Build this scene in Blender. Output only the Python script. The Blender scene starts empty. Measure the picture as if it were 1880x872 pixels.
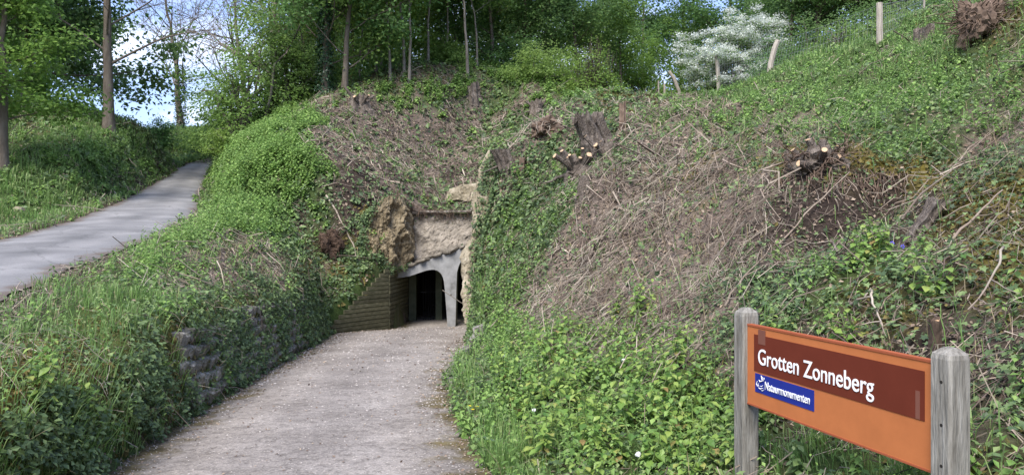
import bpy, bmesh, math, random
import numpy as np
from mathutils import Vector, Matrix

random.seed(7)
RNG = np.random.default_rng(11)
SC = bpy.context.scene
COL = SC.collection

# ------------------------------------------------------------------ camera
F = 1394.0                      # focal length in photo pixels (photo 1880 x 872)
CX, HY, CH = 940.0, 430.0, 1.6  # picture centre, horizon row, eye height
cam_data = bpy.data.cameras.new('camera')
cam_data.sensor_fit = 'HORIZONTAL'
cam_data.sensor_width = 36.0
cam_data.lens = 36.0 * F / 1880.0
cam_data.shift_y = -(436.0 - HY) / 1880.0
cam_data.clip_start = 0.05
cam_data.clip_end = 3000.0
cam = bpy.data.objects.new('camera', cam_data)
COL.objects.link(cam)
cam.location = (0, 0, CH)
cam.rotation_euler = (math.radians(90), 0, 0)
SC.camera = cam

# ------------------------------------------------------------------ world, sun, exposure
SUN_EL = math.radians(52)      # sun high behind the camera, a little to the left
SUN_DIR = Vector((-math.sin(math.radians(24)) * math.cos(SUN_EL), -math.cos(math.radians(24)) * math.cos(SUN_EL), math.sin(SUN_EL)))
world = bpy.data.worlds.new('World')
SC.world = world
world.use_nodes = True
wn, wl = world.node_tree.nodes, world.node_tree.links
wn.clear()
w_out = wn.new('ShaderNodeOutputWorld')
w_bg = wn.new('ShaderNodeBackground')
w_sky = wn.new('ShaderNodeTexSky')
w_sky.sky_type = 'NISHITA'
w_sky.sun_disc = False
w_sky.sun_elevation = SUN_EL
w_sky.sun_rotation = math.radians(204)
w_tc = wn.new('ShaderNodeTexCoord')
w_map = wn.new('ShaderNodeMapping')
w_map.inputs['Scale'].default_value = (1.0, 1.0, 2.2)
w_map.inputs['Location'].default_value = (0.35, 0.1, 0.2)
w_nz = wn.new('ShaderNodeTexNoise')
w_nz.inputs['Scale'].default_value = 4.2
w_nz.inputs['Detail'].default_value = 7.0
w_nz.inputs['Roughness'].default_value = 0.55
w_rp = wn.new('ShaderNodeValToRGB')
w_rp.color_ramp.elements[0].position = 0.50
w_rp.color_ramp.elements[0].color = (0, 0, 0, 1)
w_rp.color_ramp.elements[1].position = 0.74
w_rp.color_ramp.elements[1].color = (1, 1, 1, 1)
w_mix = wn.new('ShaderNodeMix')
w_mix.data_type = 'RGBA'
w_mix.inputs[7].default_value = (3.4, 3.6, 4.1, 1)       # bright cloud, in the sky's own units
w_grey = wn.new('ShaderNodeMix')
w_grey.data_type = 'RGBA'
w_grey.inputs[0].default_value = 0.72
w_grey.inputs[7].default_value = (.85, 1.15, 2.35, 1)      # thin blue-grey veil over the clear parts
wl.new(w_tc.outputs['Generated'], w_map.inputs['Vector'])
wl.new(w_map.outputs['Vector'], w_nz.inputs['Vector'])
wl.new(w_nz.outputs['Fac'], w_rp.inputs['Fac'])
wl.new(w_rp.outputs['Color'], w_mix.inputs[0])
wl.new(w_sky.outputs['Color'], w_grey.inputs[6])
wl.new(w_grey.outputs[2], w_mix.inputs[6])
wl.new(w_mix.outputs[2], w_bg.inputs['Color'])
w_bg.inputs['Strength'].default_value = 0.145
wl.new(w_bg.outputs['Background'], w_out.inputs['Surface'])

sun_data = bpy.data.lights.new('sun', 'SUN')
sun_data.energy = 1.9
sun_data.angle = math.radians(32)
sun_data.color = (1.0, 0.95, 0.88)
sun = bpy.data.objects.new('sun', sun_data)
COL.objects.link(sun)
sun.location = (-12, -24, 40)
sun.rotation_euler = (-SUN_DIR).to_track_quat('-Z', 'Y').to_euler()

SC.view_settings.view_transform = 'Standard'
SC.view_settings.look = 'None'
SC.view_settings.gamma = 1.0
SC.view_settings.exposure = 1.8
SC.view_settings.use_curve_mapping = False
SC.render.engine = 'CYCLES'

# ------------------------------------------------------------------ helpers
def px(u, v, d):
    """photo pixel at distance d along the ground -> world point"""
    return ((u - CX) / F * d, d, CH + (HY - v) / F * d)

def tag(o, label=None, cat=None, group=None, kind=None):
    if label: o['label'] = label
    if cat: o['category'] = cat
    if group: o['group'] = group
    if kind: o['kind'] = kind
    return o

def empty(name, loc=(0, 0, 0), rz=0.0):
    o = bpy.data.objects.new(name, None)
    o.empty_display_size = 0.2
    o.location = loc
    o.rotation_euler = (0, 0, rz)
    COL.objects.link(o)
    return o

def mesh_np(name, V, tris=None, quads=None, smooth=False):
    V = np.asarray(V, dtype=np.float32)
    me = bpy.data.meshes.new(name)
    me.vertices.add(len(V))
    me.vertices.foreach_set('co', V.ravel())
    nt = 0 if tris is None else len(tris)
    nq = 0 if quads is None else len(quads)
    loops = []
    if nt: loops.append(np.asarray(tris, dtype=np.int32).ravel())
    if nq: loops.append(np.asarray(quads, dtype=np.int32).ravel())
    L = np.concatenate(loops)
    me.loops.add(len(L))
    me.loops.foreach_set('vertex_index', L)
    me.polygons.add(nt + nq)
    st = np.concatenate([np.arange(nt) * 3, nt * 3 + np.arange(nq) * 4]).astype(np.int32)
    me.polygons.foreach_set('loop_start', st)
    me.update(calc_edges=True)
    me.polygons.foreach_set('use_smooth', np.full(nt + nq, bool(smooth)))
    return me

def link(name, me, mat=None, parent=None, loc=None):
    if mat is not None and len(me.materials) == 0:
        me.materials.append(mat)
    o = bpy.data.objects.new(name, me)
    COL.objects.link(o)
    if parent is not None: o.parent = parent
    if loc is not None: o.location = loc
    return o

def copy_tree(o, parent=None):
    c = o.copy()
    COL.objects.link(c)
    c.parent = parent
    for ch in o.children:
        copy_tree(ch, c)
    return c

def vnoise(x, y, seed=0):
    xi = np.floor(x).astype(np.int64); yi = np.floor(y).astype(np.int64)
    fx = x - xi; fy = y - yi
    fx = fx * fx * (3 - 2 * fx); fy = fy * fy * (3 - 2 * fy)
    def h(a, b):
        n = (a * 374761393 + b * 668265263 + seed * 974711) & 0x7fffffff
        n = ((n ^ (n >> 13)) * 1274126177) & 0x7fffffff
        n = n ^ (n >> 16)
        return (n & 0xffff) / 65535.0
    a, b, c, d = h(xi, yi), h(xi + 1, yi), h(xi, yi + 1), h(xi + 1, yi + 1)
    return (a * (1 - fx) + b * fx) * (1 - fy) + (c * (1 - fx) + d * fx) * fy - 0.5

def fbm(x, y, seed=0, octv=4, gain=0.5):
    s = 0; a = 1.0; f = 1.0
    for k in range(octv):
        s = s + a * vnoise(x * f + 17.3 * k, y * f - 9.1 * k, seed + k)
        a *= gain; f *= 2.03
    return s

def norm(v):
    return v / np.maximum(np.linalg.norm(v, axis=-1, keepdims=True), 1e-9)

# ------------------------------------------------------------------ materials
def nodes_of(name):
    m = bpy.data.materials.new(name)
    m.use_nodes = True
    nt = m.node_tree
    b = nt.nodes['Principled BSDF']
    return m, nt.nodes, nt.links, b

def ramp(N, cols):
    r = N.new('ShaderNodeValToRGB')
    e = r.color_ramp.elements
    while len(e) < len(cols): e.new(0.5)
    for i, c in enumerate(cols):
        if len(c) == 4: e[i].position = c[3]
        else: e[i].position = i / max(1, len(cols) - 1)
        e[i].color = (c[0], c[1], c[2], 1)
    return r

def leaf_mat(name, cols, trans=0.35, rough=0.5, obj_var=0.0, spec=0.35):
    """thin leaf: each leaf takes its own tone from the ramp"""
    m, N, L, b = nodes_of(name)
    g = N.new('ShaderNodeNewGeometry')
    r = ramp(N, cols)
    L.new(g.outputs['Random Per Island'], r.inputs['Fac'])
    c = r.outputs['Color']
    tc = N.new('ShaderNodeTexCoord')
    nz = N.new('ShaderNodeTexNoise')
    nz.inputs['Scale'].default_value = 0.9
    nz.inputs['Detail'].default_value = 3
    L.new(tc.outputs['Object'], nz.inputs['Vector'])
    hs = N.new('ShaderNodeHueSaturation')
    mr = N.new('ShaderNodeMapRange')
    mr.inputs['To Min'].default_value = 0.62
    mr.inputs['To Max'].default_value = 1.45
    L.new(nz.outputs['Fac'], mr.inputs['Value'])
    hs.inputs['Saturation'].default_value = 0.92
    L.new(mr.outputs['Result'], hs.inputs['Value'])
    L.new(c, hs.inputs['Color'])
    if obj_var:
        oi = N.new('ShaderNodeObjectInfo')
        m2 = N.new('ShaderNodeMapRange')
        m2.inputs['To Min'].default_value = 0.5 - obj_var
        m2.inputs['To Max'].default_value = 0.5 + obj_var
        L.new(oi.outputs['Random'], m2.inputs['Value'])
        L.new(m2.outputs['Result'], hs.inputs['Hue'])
    c = hs.outputs['Color']
    L.new(c, b.inputs['Base Color'])
    b.inputs['Roughness'].default_value = rough
    b.inputs['Specular IOR Level'].default_value = spec
    t = N.new('ShaderNodeBsdfTranslucent')
    gm = N.new('ShaderNodeGamma')
    gm.inputs['Gamma'].default_value = 0.85
    L.new(c, gm.inputs['Color'])
    L.new(gm.outputs['Color'], t.inputs['Color'])
    mx = N.new('ShaderNodeMixShader')
    mx.inputs['Fac'].default_value = trans
    L.new(b.outputs['BSDF'], mx.inputs[1])
    L.new(t.outputs['BSDF'], mx.inputs[2])
    L.new(mx.outputs['Shader'], N['Material Output'].inputs['Surface'])
    return m

def rough_mat(name, cols, scale=4.0, rough=0.9, bump=0.4, bscale=None, detail=8, stretch=None, island=0.0, spec=0.2, bdist=0.02):
    m, N, L, b = nodes_of(name)
    tc = N.new('ShaderNodeTexCoord')
    vec = tc.outputs['Object']
    if stretch:
        mp = N.new('ShaderNodeMapping')
        mp.inputs['Scale'].default_value = stretch
        L.new(vec, mp.inputs['Vector'])
        vec = mp.outputs['Vector']
    nz = N.new('ShaderNodeTexNoise')
    nz.inputs['Scale'].default_value = scale
    nz.inputs['Detail'].default_value = detail
    nz.inputs['Roughness'].default_value = 0.65
    L.new(vec, nz.inputs['Vector'])
    r = ramp(N, cols)
    mr = N.new('ShaderNodeMapRange')
    mr.inputs['From Min'].default_value = 0.25
    mr.inputs['From Max'].default_value = 0.75
    L.new(nz.outputs['Fac'], mr.inputs['Value'])
    L.new(mr.outputs['Result'], r.inputs['Fac'])
    c = r.outputs['Color']
    if island:
        g = N.new('ShaderNodeNewGeometry')
        oi = N.new('ShaderNodeObjectInfo')
        ad = N.new('ShaderNodeMath'); ad.operation = 'ADD'
        L.new(g.outputs['Random Per Island'], ad.inputs[0]); L.new(oi.outputs['Random'], ad.inputs[1])
        fr = N.new('ShaderNodeMath'); fr.operation = 'FRACT'
        L.new(ad.outputs[0], fr.inputs[0])
        m2 = N.new('ShaderNodeMapRange')
        m2.inputs['To Min'].default_value = 1 - island
        m2.inputs['To Max'].default_value = 1 + island
        L.new(fr.outputs[0], m2.inputs['Value'])
        hs = N.new('ShaderNodeHueSaturation')
        L.new(m2.outputs['Result'], hs.inputs['Value'])
        L.new(c, hs.inputs['Color'])
        c = hs.outputs['Color']
    L.new(c, b.inputs['Base Color'])
    b.inputs['Roughness'].default_value = rough
    b.inputs['Specular IOR Level'].default_value = spec
    if bump:
        n2 = N.new('ShaderNodeTexNoise')
        n2.inputs['Scale'].default_value = bscale or scale * 4
        n2.inputs['Detail'].default_value = 6
        L.new(vec, n2.inputs['Vector'])
        bp = N.new('ShaderNodeBump')
        bp.inputs['Strength'].default_value = bump
        bp.inputs['Distance'].default_value = bdist
        L.new(n2.outputs['Fac'], bp.inputs['Height'])
        L.new(bp.outputs['Normal'], b.inputs['Normal'])
    return m

M = {}
M['bark'] = rough_mat('bark', [(0.055, 0.045, 0.035), (0.13, 0.105, 0.08), (0.20, 0.175, 0.14)], 6, stretch=(1, 1, 0.25), bump=0.8)
M['bark_grey'] = rough_mat('bark_grey', [(0.09, 0.08, 0.065), (0.19, 0.165, 0.14), (0.28, 0.25, 0.21)], 6, stretch=(1, 1, 0.25), bump=0.8)
M['twig'] = rough_mat('twig', [(0.10, 0.075, 0.055), (0.20, 0.155, 0.12), (0.30, 0.255, 0.20), (0.48, 0.43, 0.35)], 1.2, bump=0.0, island=0.45)
M['twig_dark'] = rough_mat('twig_dark', [(0.045, 0.033, 0.028), (0.12, 0.09, 0.075)], 1.5, bump=0.0, island=0.5)
M['cut_wood'] = rough_mat('cut_wood', [(0.42, 0.27, 0.15), (0.62, 0.45, 0.29)], 18, bump=0.3)
M['stump_wood'] = rough_mat('stump_wood', [(0.045, 0.036, 0.03), (0.13, 0.105, 0.085), (0.28, 0.24, 0.20)], 7, stretch=(1.4, 1.4, 0.6), bump=1.0, bdist=0.05, detail=12)
M['ivy'] = leaf_mat('ivy', [(0.045, 0.075, 0.032), (0.075, 0.125, 0.045), (0.115, 0.18, 0.058), (0.19, 0.27, 0.085)], 0.25, 0.5, spec=0.3)
M['ivy_far'] = leaf_mat('ivy_far', [(0.022, 0.06, 0.020), (0.05, 0.115, 0.035), (0.09, 0.18, 0.055)], 0.2, 0.45)
M['herb'] = leaf_mat('herb', [(0.09, 0.18, 0.028), (0.14, 0.26, 0.042), (0.20, 0.34, 0.06), (0.27, 0.40, 0.09)], 0.4, 0.5)
M['herb_mid'] = leaf_mat('herb_mid', [(0.07, 0.125, 0.034), (0.12, 0.20, 0.05), (0.18, 0.27, 0.075), (0.27, 0.34, 0.13)], 0.35, 0.5)
M['grass'] = leaf_mat('grass', [(0.075, 0.16, 0.028), (0.125, 0.24, 0.042), (0.18, 0.31, 0.06), (0.28, 0.35, 0.12)], 0.4, 0.5)
M['grass_dry'] = leaf_mat('grass_dry', [(0.16, 0.13, 0.06), (0.26, 0.21, 0.10), (0.34, 0.27, 0.15)], 0.3, 0.7)
M['moss'] = leaf_mat('moss', [(0.07, 0.062, 0.012), (0.13, 0.105, 0.02), (0.19, 0.15, 0.035)], 0.2, 0.8)
M['sprout'] = leaf_mat('sprout', [(0.07, 0.16, 0.024), (0.13, 0.25, 0.035), (0.20, 0.33, 0.05), (0.30, 0.40, 0.07, .84), (0.36, 0.29, 0.08, 0.92), (0.34, 0.19, 0.08)], 0.4, 0.42)
M['litter'] = leaf_mat('litter', [(0.10, 0.065, 0.045), (0.20, 0.14, 0.095), (0.34, 0.26, 0.18)], 0.1, 0.8)
M['tree_a'] = leaf_mat('tree_leaf_bright', [(0.10, 0.185, 0.028), (0.17, 0.29, 0.046), (0.25, 0.39, 0.075)], 0.58, 0.5, obj_var=0.012)
M['tree_b'] = leaf_mat('tree_leaf_dark', [(0.06, 0.13, 0.028), (0.105, 0.21, 0.046), (0.165, 0.285, 0.07)], 0.55, 0.45, obj_var=0.012)
M['tree_c'] = leaf_mat('tree_leaf_yellowgreen', [(0.09, 0.18, 0.017), (0.145, 0.26, 0.028), (0.21, 0.34, 0.04)], 0.5, 0.5, obj_var=0.01)
M['blossom'] = leaf_mat('blossom', [(0.55, 0.60, 0.50), (0.72, 0.75, 0.68), (0.82, 0.84, 0.80)], 0.3, 0.6)
M['ivy_tree'] = leaf_mat('ivy_on_trunk', [(0.014, 0.042, 0.016), (0.03, 0.075, 0.025)], 0.15, 0.35)

# ------------------------------------------------------------------ terrain shape
# control points: photo pixel + distance (from what the ground touches there), then a few plain points out of view
CP = [px(*t) for t in [
    # left verge between wall and road
    (20, 640, 7.4), (120, 625, 7.6), (40, 592, 8.8), (190, 565, 9.2), (260, 520, 11.5), (330, 470, 14.5), (400, 520, 14.0), (450, 560, 13.2),
    (370, 420, 20.0), (430, 470, 17.0), (500, 530, 17.0), (560, 510, 20.0), (610, 525, 22.8), (520, 460, 20.5), (600, 470, 23.5),
    (400, 360, 25.0), (460, 390, 22.5), (540, 390, 24.0), (600, 410, 25.0), (650, 440, 25.5), (690, 480, 26.0),
    (420, 300, 29.5), (480, 300, 27.0), (540, 300, 27.0), (600, 320, 27.5), (660, 350, 27.0), (720, 362, 27.8),
    (430, 272, 34), (510, 240, 31.5), (560, 236, 30.5), (620, 250, 30.5), (685, 280, 29.6), (770, 330, 32.5),
    (540, 205, 36), (600, 188, 35.5), (660, 185, 36), (720, 178, 37.5), (800, 170, 38.5), (860, 155, 40.5), (930, 135, 43),
    # gully above the entrance
    (800, 382, 28.6), (850, 385, 28.6), (750, 240, 36), (805, 265, 36.5), (850, 225, 39), (850, 320, 33.5), (895, 205, 40), (960, 170, 40),
    # right spur
    (905, 290, 22.0), (885, 330, 23.0), (930, 300, 20.5), (900, 420, 19.5), (905, 520, 17.6), (900, 600, 15.8), (950, 640, 12.6),
    (960, 250, 24), (1000, 215, 27), (1040, 192, 31), (1090, 235, 20.5), (1070, 320, 17.8), (1000, 400, 17.2), (960, 480, 16.2), (990, 560, 13.8), (1060, 480, 14.4),
    (1120, 222, 24), (1200, 222, 24), (1270, 220, 26), (1180, 290, 17), (1150, 400, 14), (1120, 540, 11.2), (1080, 660, 9.4), (1000, 740, 8.2), (950, 790, 7.8),
    (1250, 380, 13), (1250, 500, 10.4), (1220, 620, 8.6), (1200, 760, 6.9), (1330, 230, 18), (1350, 330, 12.6), (1400, 400, 10.4), (1400, 500, 8.8), (1350, 620, 7.4), (1330, 760, 6.2), (1250, 860, 5.7), (1080, 860, 6.0),
    (1490, 285, 11.6), (1560, 290, 11.2), (1640, 320, 10.3), (1500, 400, 9.4), (1600, 420, 8.4), (1550, 520, 7.4), (1500, 640, 6.3), (1480, 760, 5.4), (1450, 860, 4.9),
    (1700, 400, 8.0), (1700, 520, 6.6), (1680, 640, 5.6), (1650, 760, 4.8), (1640, 860, 4.4), (1800, 360, 8.0), (1850, 460, 6.4), (1850, 580, 5.3), (1850, 700, 4.5), (1850, 850, 3.8),
    (1400, 174, 26), (1330, 190, 33), (1250, 228, 35), (1500, 200, 17.5), (1600, 210, 14.5), (1750, 240, 11), (1870, 250, 9.2), (1870, 120, 12.5), (1800, 150, 13.5), (1700, 130, 17), (1600, 130, 20.5), (1820, 35, 16.5), (1500, 130, 25),
    # fence line
    (1615, 84, 23.9), (1415, 133, 33), (1319, 176, 42), (1220, 195, 50), (1150, 205, 55), (1695, 45, 32), (1780, 10, 30),
    # road, right edge and left edge
    (0, 572, 9.0), (200, 480, 14.0), (340, 410, 22.0), (367, 370, 29.0), (388, 300, 46.0),
    (0, 460, 16.2), (130, 420, 21.4), (240, 370, 28.4), (312, 318, 37.0), (352, 293, 45.0),
    # left bank above the road
    (40, 405, 21.5), (0, 380, 22.5), (110, 340, 25.0), (180, 300, 28.0), (60, 290, 27), (230, 255, 32), (150, 232, 33), (300, 275, 37.5), (340, 290, 43.0), (0, 240, 30), (250, 228, 38), (330, 238, 60), (200, 224, 36),
]]
CP += [(-1.15, 28.6, 2.5), (-1.4, 30, 3.0), (-1.1, 32, 4.0), (-.3, 35, 5.8), (0, 0, 0.0), (-2, 3, -0.18), (1.2, 2.5, 0.0), (3, 2, 0.25), (4.5, 2, 0.9), (7, 4, 2.3), (10, 6, 4.2), (14, 10, 7), (18, 18, 9.6), (26, 24, 12.5), (40, 30, 16), (10, -6, 2.5), (25, 5, 11),
       (0, -10, 0.3), (-5, -6, 0.6), (-4.6, 3, 0.85), (-5.2, 6, 0.75), (-8, 2, 0.5), (-14, 6, 2.2), (-20, 12, 4.6), (-28, 20, 7), (-40, 10, 7.5), (-45, 45, 8.5), (-30, 80, 9.5), (-60, 80, 8.5), (-26, 60, 9.9),
       (-20, 56, 8.2), (-16, 46, 8.2), (-14, 60, 9.6), (0, 52, 10.9), (-8, 48, 9.6), (-6, 70, 10.5), (8, 70, 11.0), (16, 45, 11.4), (22, 50, 13.2), (30, 60, 14.5), (30, 42, 14.2), (0, 100, 11), (40, 90, 15), (-30, 110, 9.5), (60, 60, 17)]
CP = np.array(CP)

def tps_fit(P, lam):
    n = len(P)
    d2 = ((P[:, None, :2] - P[None, :, :2]) ** 2).sum(-1)
    K = 0.5 * d2 * np.log(d2 + 1e-9)
    K[np.arange(n), np.arange(n)] = lam
    A = np.zeros((n + 3, n + 3))
    A[:n, :n] = K
    A[:n, n] = 1; A[:n, n + 1:] = P[:, :2]
    A[n, :n] = 1; A[n + 1:, :n] = P[:, :2].T
    return np.linalg.solve(A, np.concatenate([P[:, 2], np.zeros(3)]))
TW = tps_fit(CP, 0.25)

def U0(x, y):
    x = np.clip(np.asarray(x, float), -62, 62); y = np.clip(np.asarray(y, float), -14, 112)
    out = np.zeros(x.shape)
    xf, yf, of = x.ravel(), y.ravel(), out.ravel()
    for s in range(0, len(xf), 20000):
        a, b = xf[s:s + 20000, None], yf[s:s + 20000, None]
        d2 = (a - CP[None, :, 0]) ** 2 + (b - CP[None, :, 1]) ** 2
        n = len(CP)
        of[s:s + 20000] = (0.5 * d2 * np.log(d2 + 1e-9)) @ TW[:n] + TW[n] + TW[n + 1] * a[:, 0] + TW[n + 2] * b[:, 0]
    return of.reshape(x.shape)

# path and entrance court, counter-clockwise outline with the steepness of the cut along each edge
# (x, y, steepness of the bank, height of the upright face at its foot)
PATH_L = [(-2.9, -12, 3, 0), (-2.95, 2, 3.5, 0), (-3.15, 4, 3.5, 0), (-3.43, 6.3, 3.2, 0), (-3.8, 8.7, 3.5, 0), (-4.4, 13, 4, 0), (-5.0, 18.5, 4.5, 0), (-5.7, 23.4, 4, 0.3), (-5.8, 23.9, 1.0, 0.3), (-4.9, 25.15, 1.1, 1.3), (-4.25, 26.1, 2.0, 2.1), (-4.05, 27.4, 14, 2.3), (-4.0, 36, 20, 3)]
PATH_R = [(0.3, -12, 1.5, 0), (0.25, 2, 1.2, 0), (0.1, 4, 1.2, 0), (-0.18, 6.3, 1.2, 0), (-0.45, 7.9, 1.5, 0), (-0.8, 10.5, 2, 0), (-0.98, 12.3, 2.5, 0), (-1.0, 14.0, 3, 0), (-0.85, 15.5, 4, 0), (-0.82, 17.0, 5, 0), (-1.0, 18.3, 6, 0), (-0.98, 19.2, 8, 0), (-0.8, 21, 9, 0), (-0.6, 24, 12, 0), (-0.9, 27.6, 14, 0), (-0.95, 36, 20, 0)]
def PZ(y):
    y = np.asarray(y, float)
    return np.where(y < 0, 0.0, np.where(y < 27, -0.064 * y, -1.728))
OUT = PATH_L + PATH_R[::-1]
SEG = [(OUT[i], OUT[(i + 1) % len(OUT)]) for i in range(len(OUT))]
XL = np.array(PATH_L); XR = np.array(PATH_R)

def path_dist(x, y):
    """signed distance to the path outline (negative inside) and steepness of the nearest edge"""
    best = np.full(x.shape, 1e9); kk = np.zeros(x.shape); hb = np.zeros(x.shape)
    for a, b in SEG:
        ax, ay, ak, ah = a; bx, by, bk, bh = b
        vx, vy = bx - ax, by - ay
        t = np.clip(((x - ax) * vx + (y - ay) * vy) / (vx * vx + vy * vy + 1e-9), 0, 1)
        d = np.hypot(x - ax - t * vx, y - ay - t * vy)
        m = d < best
        best = np.where(m, d, best); kk = np.where(m, ak + (bk - ak) * t, kk); hb = np.where(m, ah + (bh - ah) * t, hb)
    # the notch of the court on the left is handled with a proper point-in-polygon test
    inside = np.zeros(x.shape, bool)
    j = len(OUT) - 1
    for i in range(len(OUT)):
        xi, yi = OUT[i][:2]; xj, yj = OUT[j][:2]
        c = ((yi > y) != (yj > y)) & (x < (xj - xi) * (y - yi) / (yj - yi + 1e-12) + xi)
        inside ^= c
        j = i
    return np.where(inside, -best, best), kk, hb

# road centre line (x, y, z), half width 1.5
ROAD = np.array([(-3.0, -6, -0.15), (-5.0, 1, 0.20), (-6.9, 6.5, 0.55), (-8.3, 11.0, 0.95), (-9.4, 16.0, 1.38), (-10.8, 21.6, 1.98), (-13.4, 29.4, 3.0), (-16.0, 37.0, 4.2), (-18.3, 45.0, 5.75), (-18.2, 50, 6.8), (-16.8, 56, 7.9), (-14.0, 62, 8.8), (-10, 68, 9.6)])
def road_half(y): return np.interp(y, [22, 29.4, 37, 45], [1.5, 1.3, 1.02, .85])
def spline(P, n):
    t = np.linspace(0, len(P) - 1, n)
    i = np.clip(t.astype(int), 0, len(P) - 2); f = (t - i)[:, None]
    p0 = P[np.maximum(i - 1, 0)]; p1 = P[i]; p2 = P[i + 1]; p3 = P[np.minimum(i + 2, len(P) - 1)]
    return 0.5 * ((2 * p1) + (-p0 + p2) * f + (2 * p0 - 5 * p1 + 4 * p2 - p3) * f ** 2 + (-p0 + 3 * p1 - 3 * p2 + p3) * f ** 3)
RC = spline(ROAD, 140)
RT = norm(np.gradient(RC, axis=0)[:, :2])
def road_dist(x, y):
    d2 = np.full(x.shape, 1e9); zz = np.zeros(x.shape)
    for k in range(len(RC)):
        d = (x - RC[k, 0]) ** 2 + (y - RC[k, 1]) ** 2
        m = d < d2
        d2 = np.where(m, d, d2); zz = np.where(m, RC[k, 2], zz)
    return np.sqrt(d2) * 1.5 / road_half(y), zz

def U(x, y):
    z = U0(x, y)
    rd, rz = road_dist(x, y)
    w = np.clip((rd - 1.75) / 1.3, 0, 1); w = w * w * (3 - 2 * w)
    pd, _, _ = path_dist(x, y)
    rough = np.clip((rd - 1.6) / 1.0, 0, 1) * np.clip(pd / 0.6, 0, 1)
    n = fbm(x * 0.55, y * 0.55, 3, 3) * 0.55 + fbm(x * 2.1, y * 2.1, 8, 4, 0.6) * 0.22
    slope_r = np.clip((x + 1) / 3, 0.35, 1) * np.clip((40 - y) / 16, .3, 1)
    z = z + n * rough * slope_r
    z = z + .26 * fbm(x * 1.15 + 4, y * 1.15, 19, 3, .6) * np.clip((x - .6) / 1.5, 0, 1) * np.clip((pd - .8) / 1.5, 0, 1) * np.clip((y - 5) / 3, 0, 1) * np.clip((22 - y) / 6, 0, 1)
    # eroded scarp on the right slope, under the stump
    gx, gy, _ = px(1560, 340, 10.2)
    e = np.exp(-(((x - gx) / 1.6) ** 2 + ((y - gy) / 0.55) ** 2))
    z = z - 0.62 * np.exp(-(((x - gx + 0.1) / 1.5) ** 2 + ((y - gy + 0.55) / 0.7) ** 2)) + 0.30 * e
    return rz * (1 - w) + z * w

def U_roof(x, y):
    z = U(x, y)
    lip = 2.42 + .38 * (y - 28.0) + .12 * fbm(x * 2, y * 2, 15, 3)
    m = np.clip((x + 5.0) / .5, 0, 1) * np.clip((-.4 - x) / .4, 0, 1) * np.clip((31 - y) / 2, 0, 1) * (y > 27.5)
    return z + np.maximum(lip - z, 0) * m

def Hfull(x, y, carve=True):
    z = U(x, y)
    if carve:
        pd, kk, hb = path_dist(x, y)
        p = PZ(y)
        cut = p + 0.06 + hb * np.clip(pd / 0.14, 0, 1) + np.maximum(pd, 0) * kk
        z = np.where(pd <= 0, p - 0.05, np.minimum(z, cut))
        z = np.where((pd > 0), np.maximum(z, p - 0.05), z)
    return z

def spaced(a, b, step): return np.arange(a, b, step)
XS = np.concatenate([[-900, -500, -300, -180, -120, -90, -75], spaced(-62, -24, 1.6), spaced(-24, -12, 0.4), spaced(-12, 9.0, 0.115), spaced(9.0, 18, 0.35), spaced(18, 62, 1.6), [75, 100, 140, 200, 320, 520, 900]])
YS = np.concatenate([[-300, -150, -80, -40, -20, -14], spaced(-10, 2, 0.8), spaced(2, 34, 0.115), spaced(34, 56, 0.5), spaced(56, 112, 2.5), [130, 170, 240, 350, 550, 900]])
GX, GY = np.meshgrid(XS, YS)
GZ = Hfull(GX, GY)
GPD, GK, GHB = path_dist(GX, GY)
ny, nx = GX.shape
GZ_OPEN = GZ                      # ground with the passage cut open
GZ = np.where((GY > 28.05) & (GPD < 1.0), U_roof(GX, GY), GZ)   # surface that carries plants

def H(x, y):
    x = np.atleast_1d(np.asarray(x, float)); y = np.atleast_1d(np.asarray(y, float))
    i = np.clip(np.searchsorted(XS, x) - 1, 0, nx - 2); j = np.clip(np.searchsorted(YS, y) - 1, 0, ny - 2)
    fx = (x - XS[i]) / (XS[i + 1] - XS[i]); fy = (y - YS[j]) / (YS[j + 1] - YS[j])
    return (GZ[j, i] * (1 - fx) + GZ[j, i + 1] * fx) * (1 - fy) + (GZ[j + 1, i] * (1 - fx) + GZ[j + 1, i + 1] * fx) * fy
def h1(x, y): return float(H(x, y)[0])

def ray_hit(u, v, dmin=3.0, dmax=90.0):
    """first place where the line of sight through a pixel meets the ground"""
    d = np.linspace(dmin, dmax, 1800)
    x = (u - CX) / F * d
    z = CH + (HY - v) / F * d
    below = H(x, d) >= z
    if not below.any(): return None
    k = int(np.argmax(below))
    return (x[k], d[k], float(H(x[k], d[k])[0]))

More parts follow.
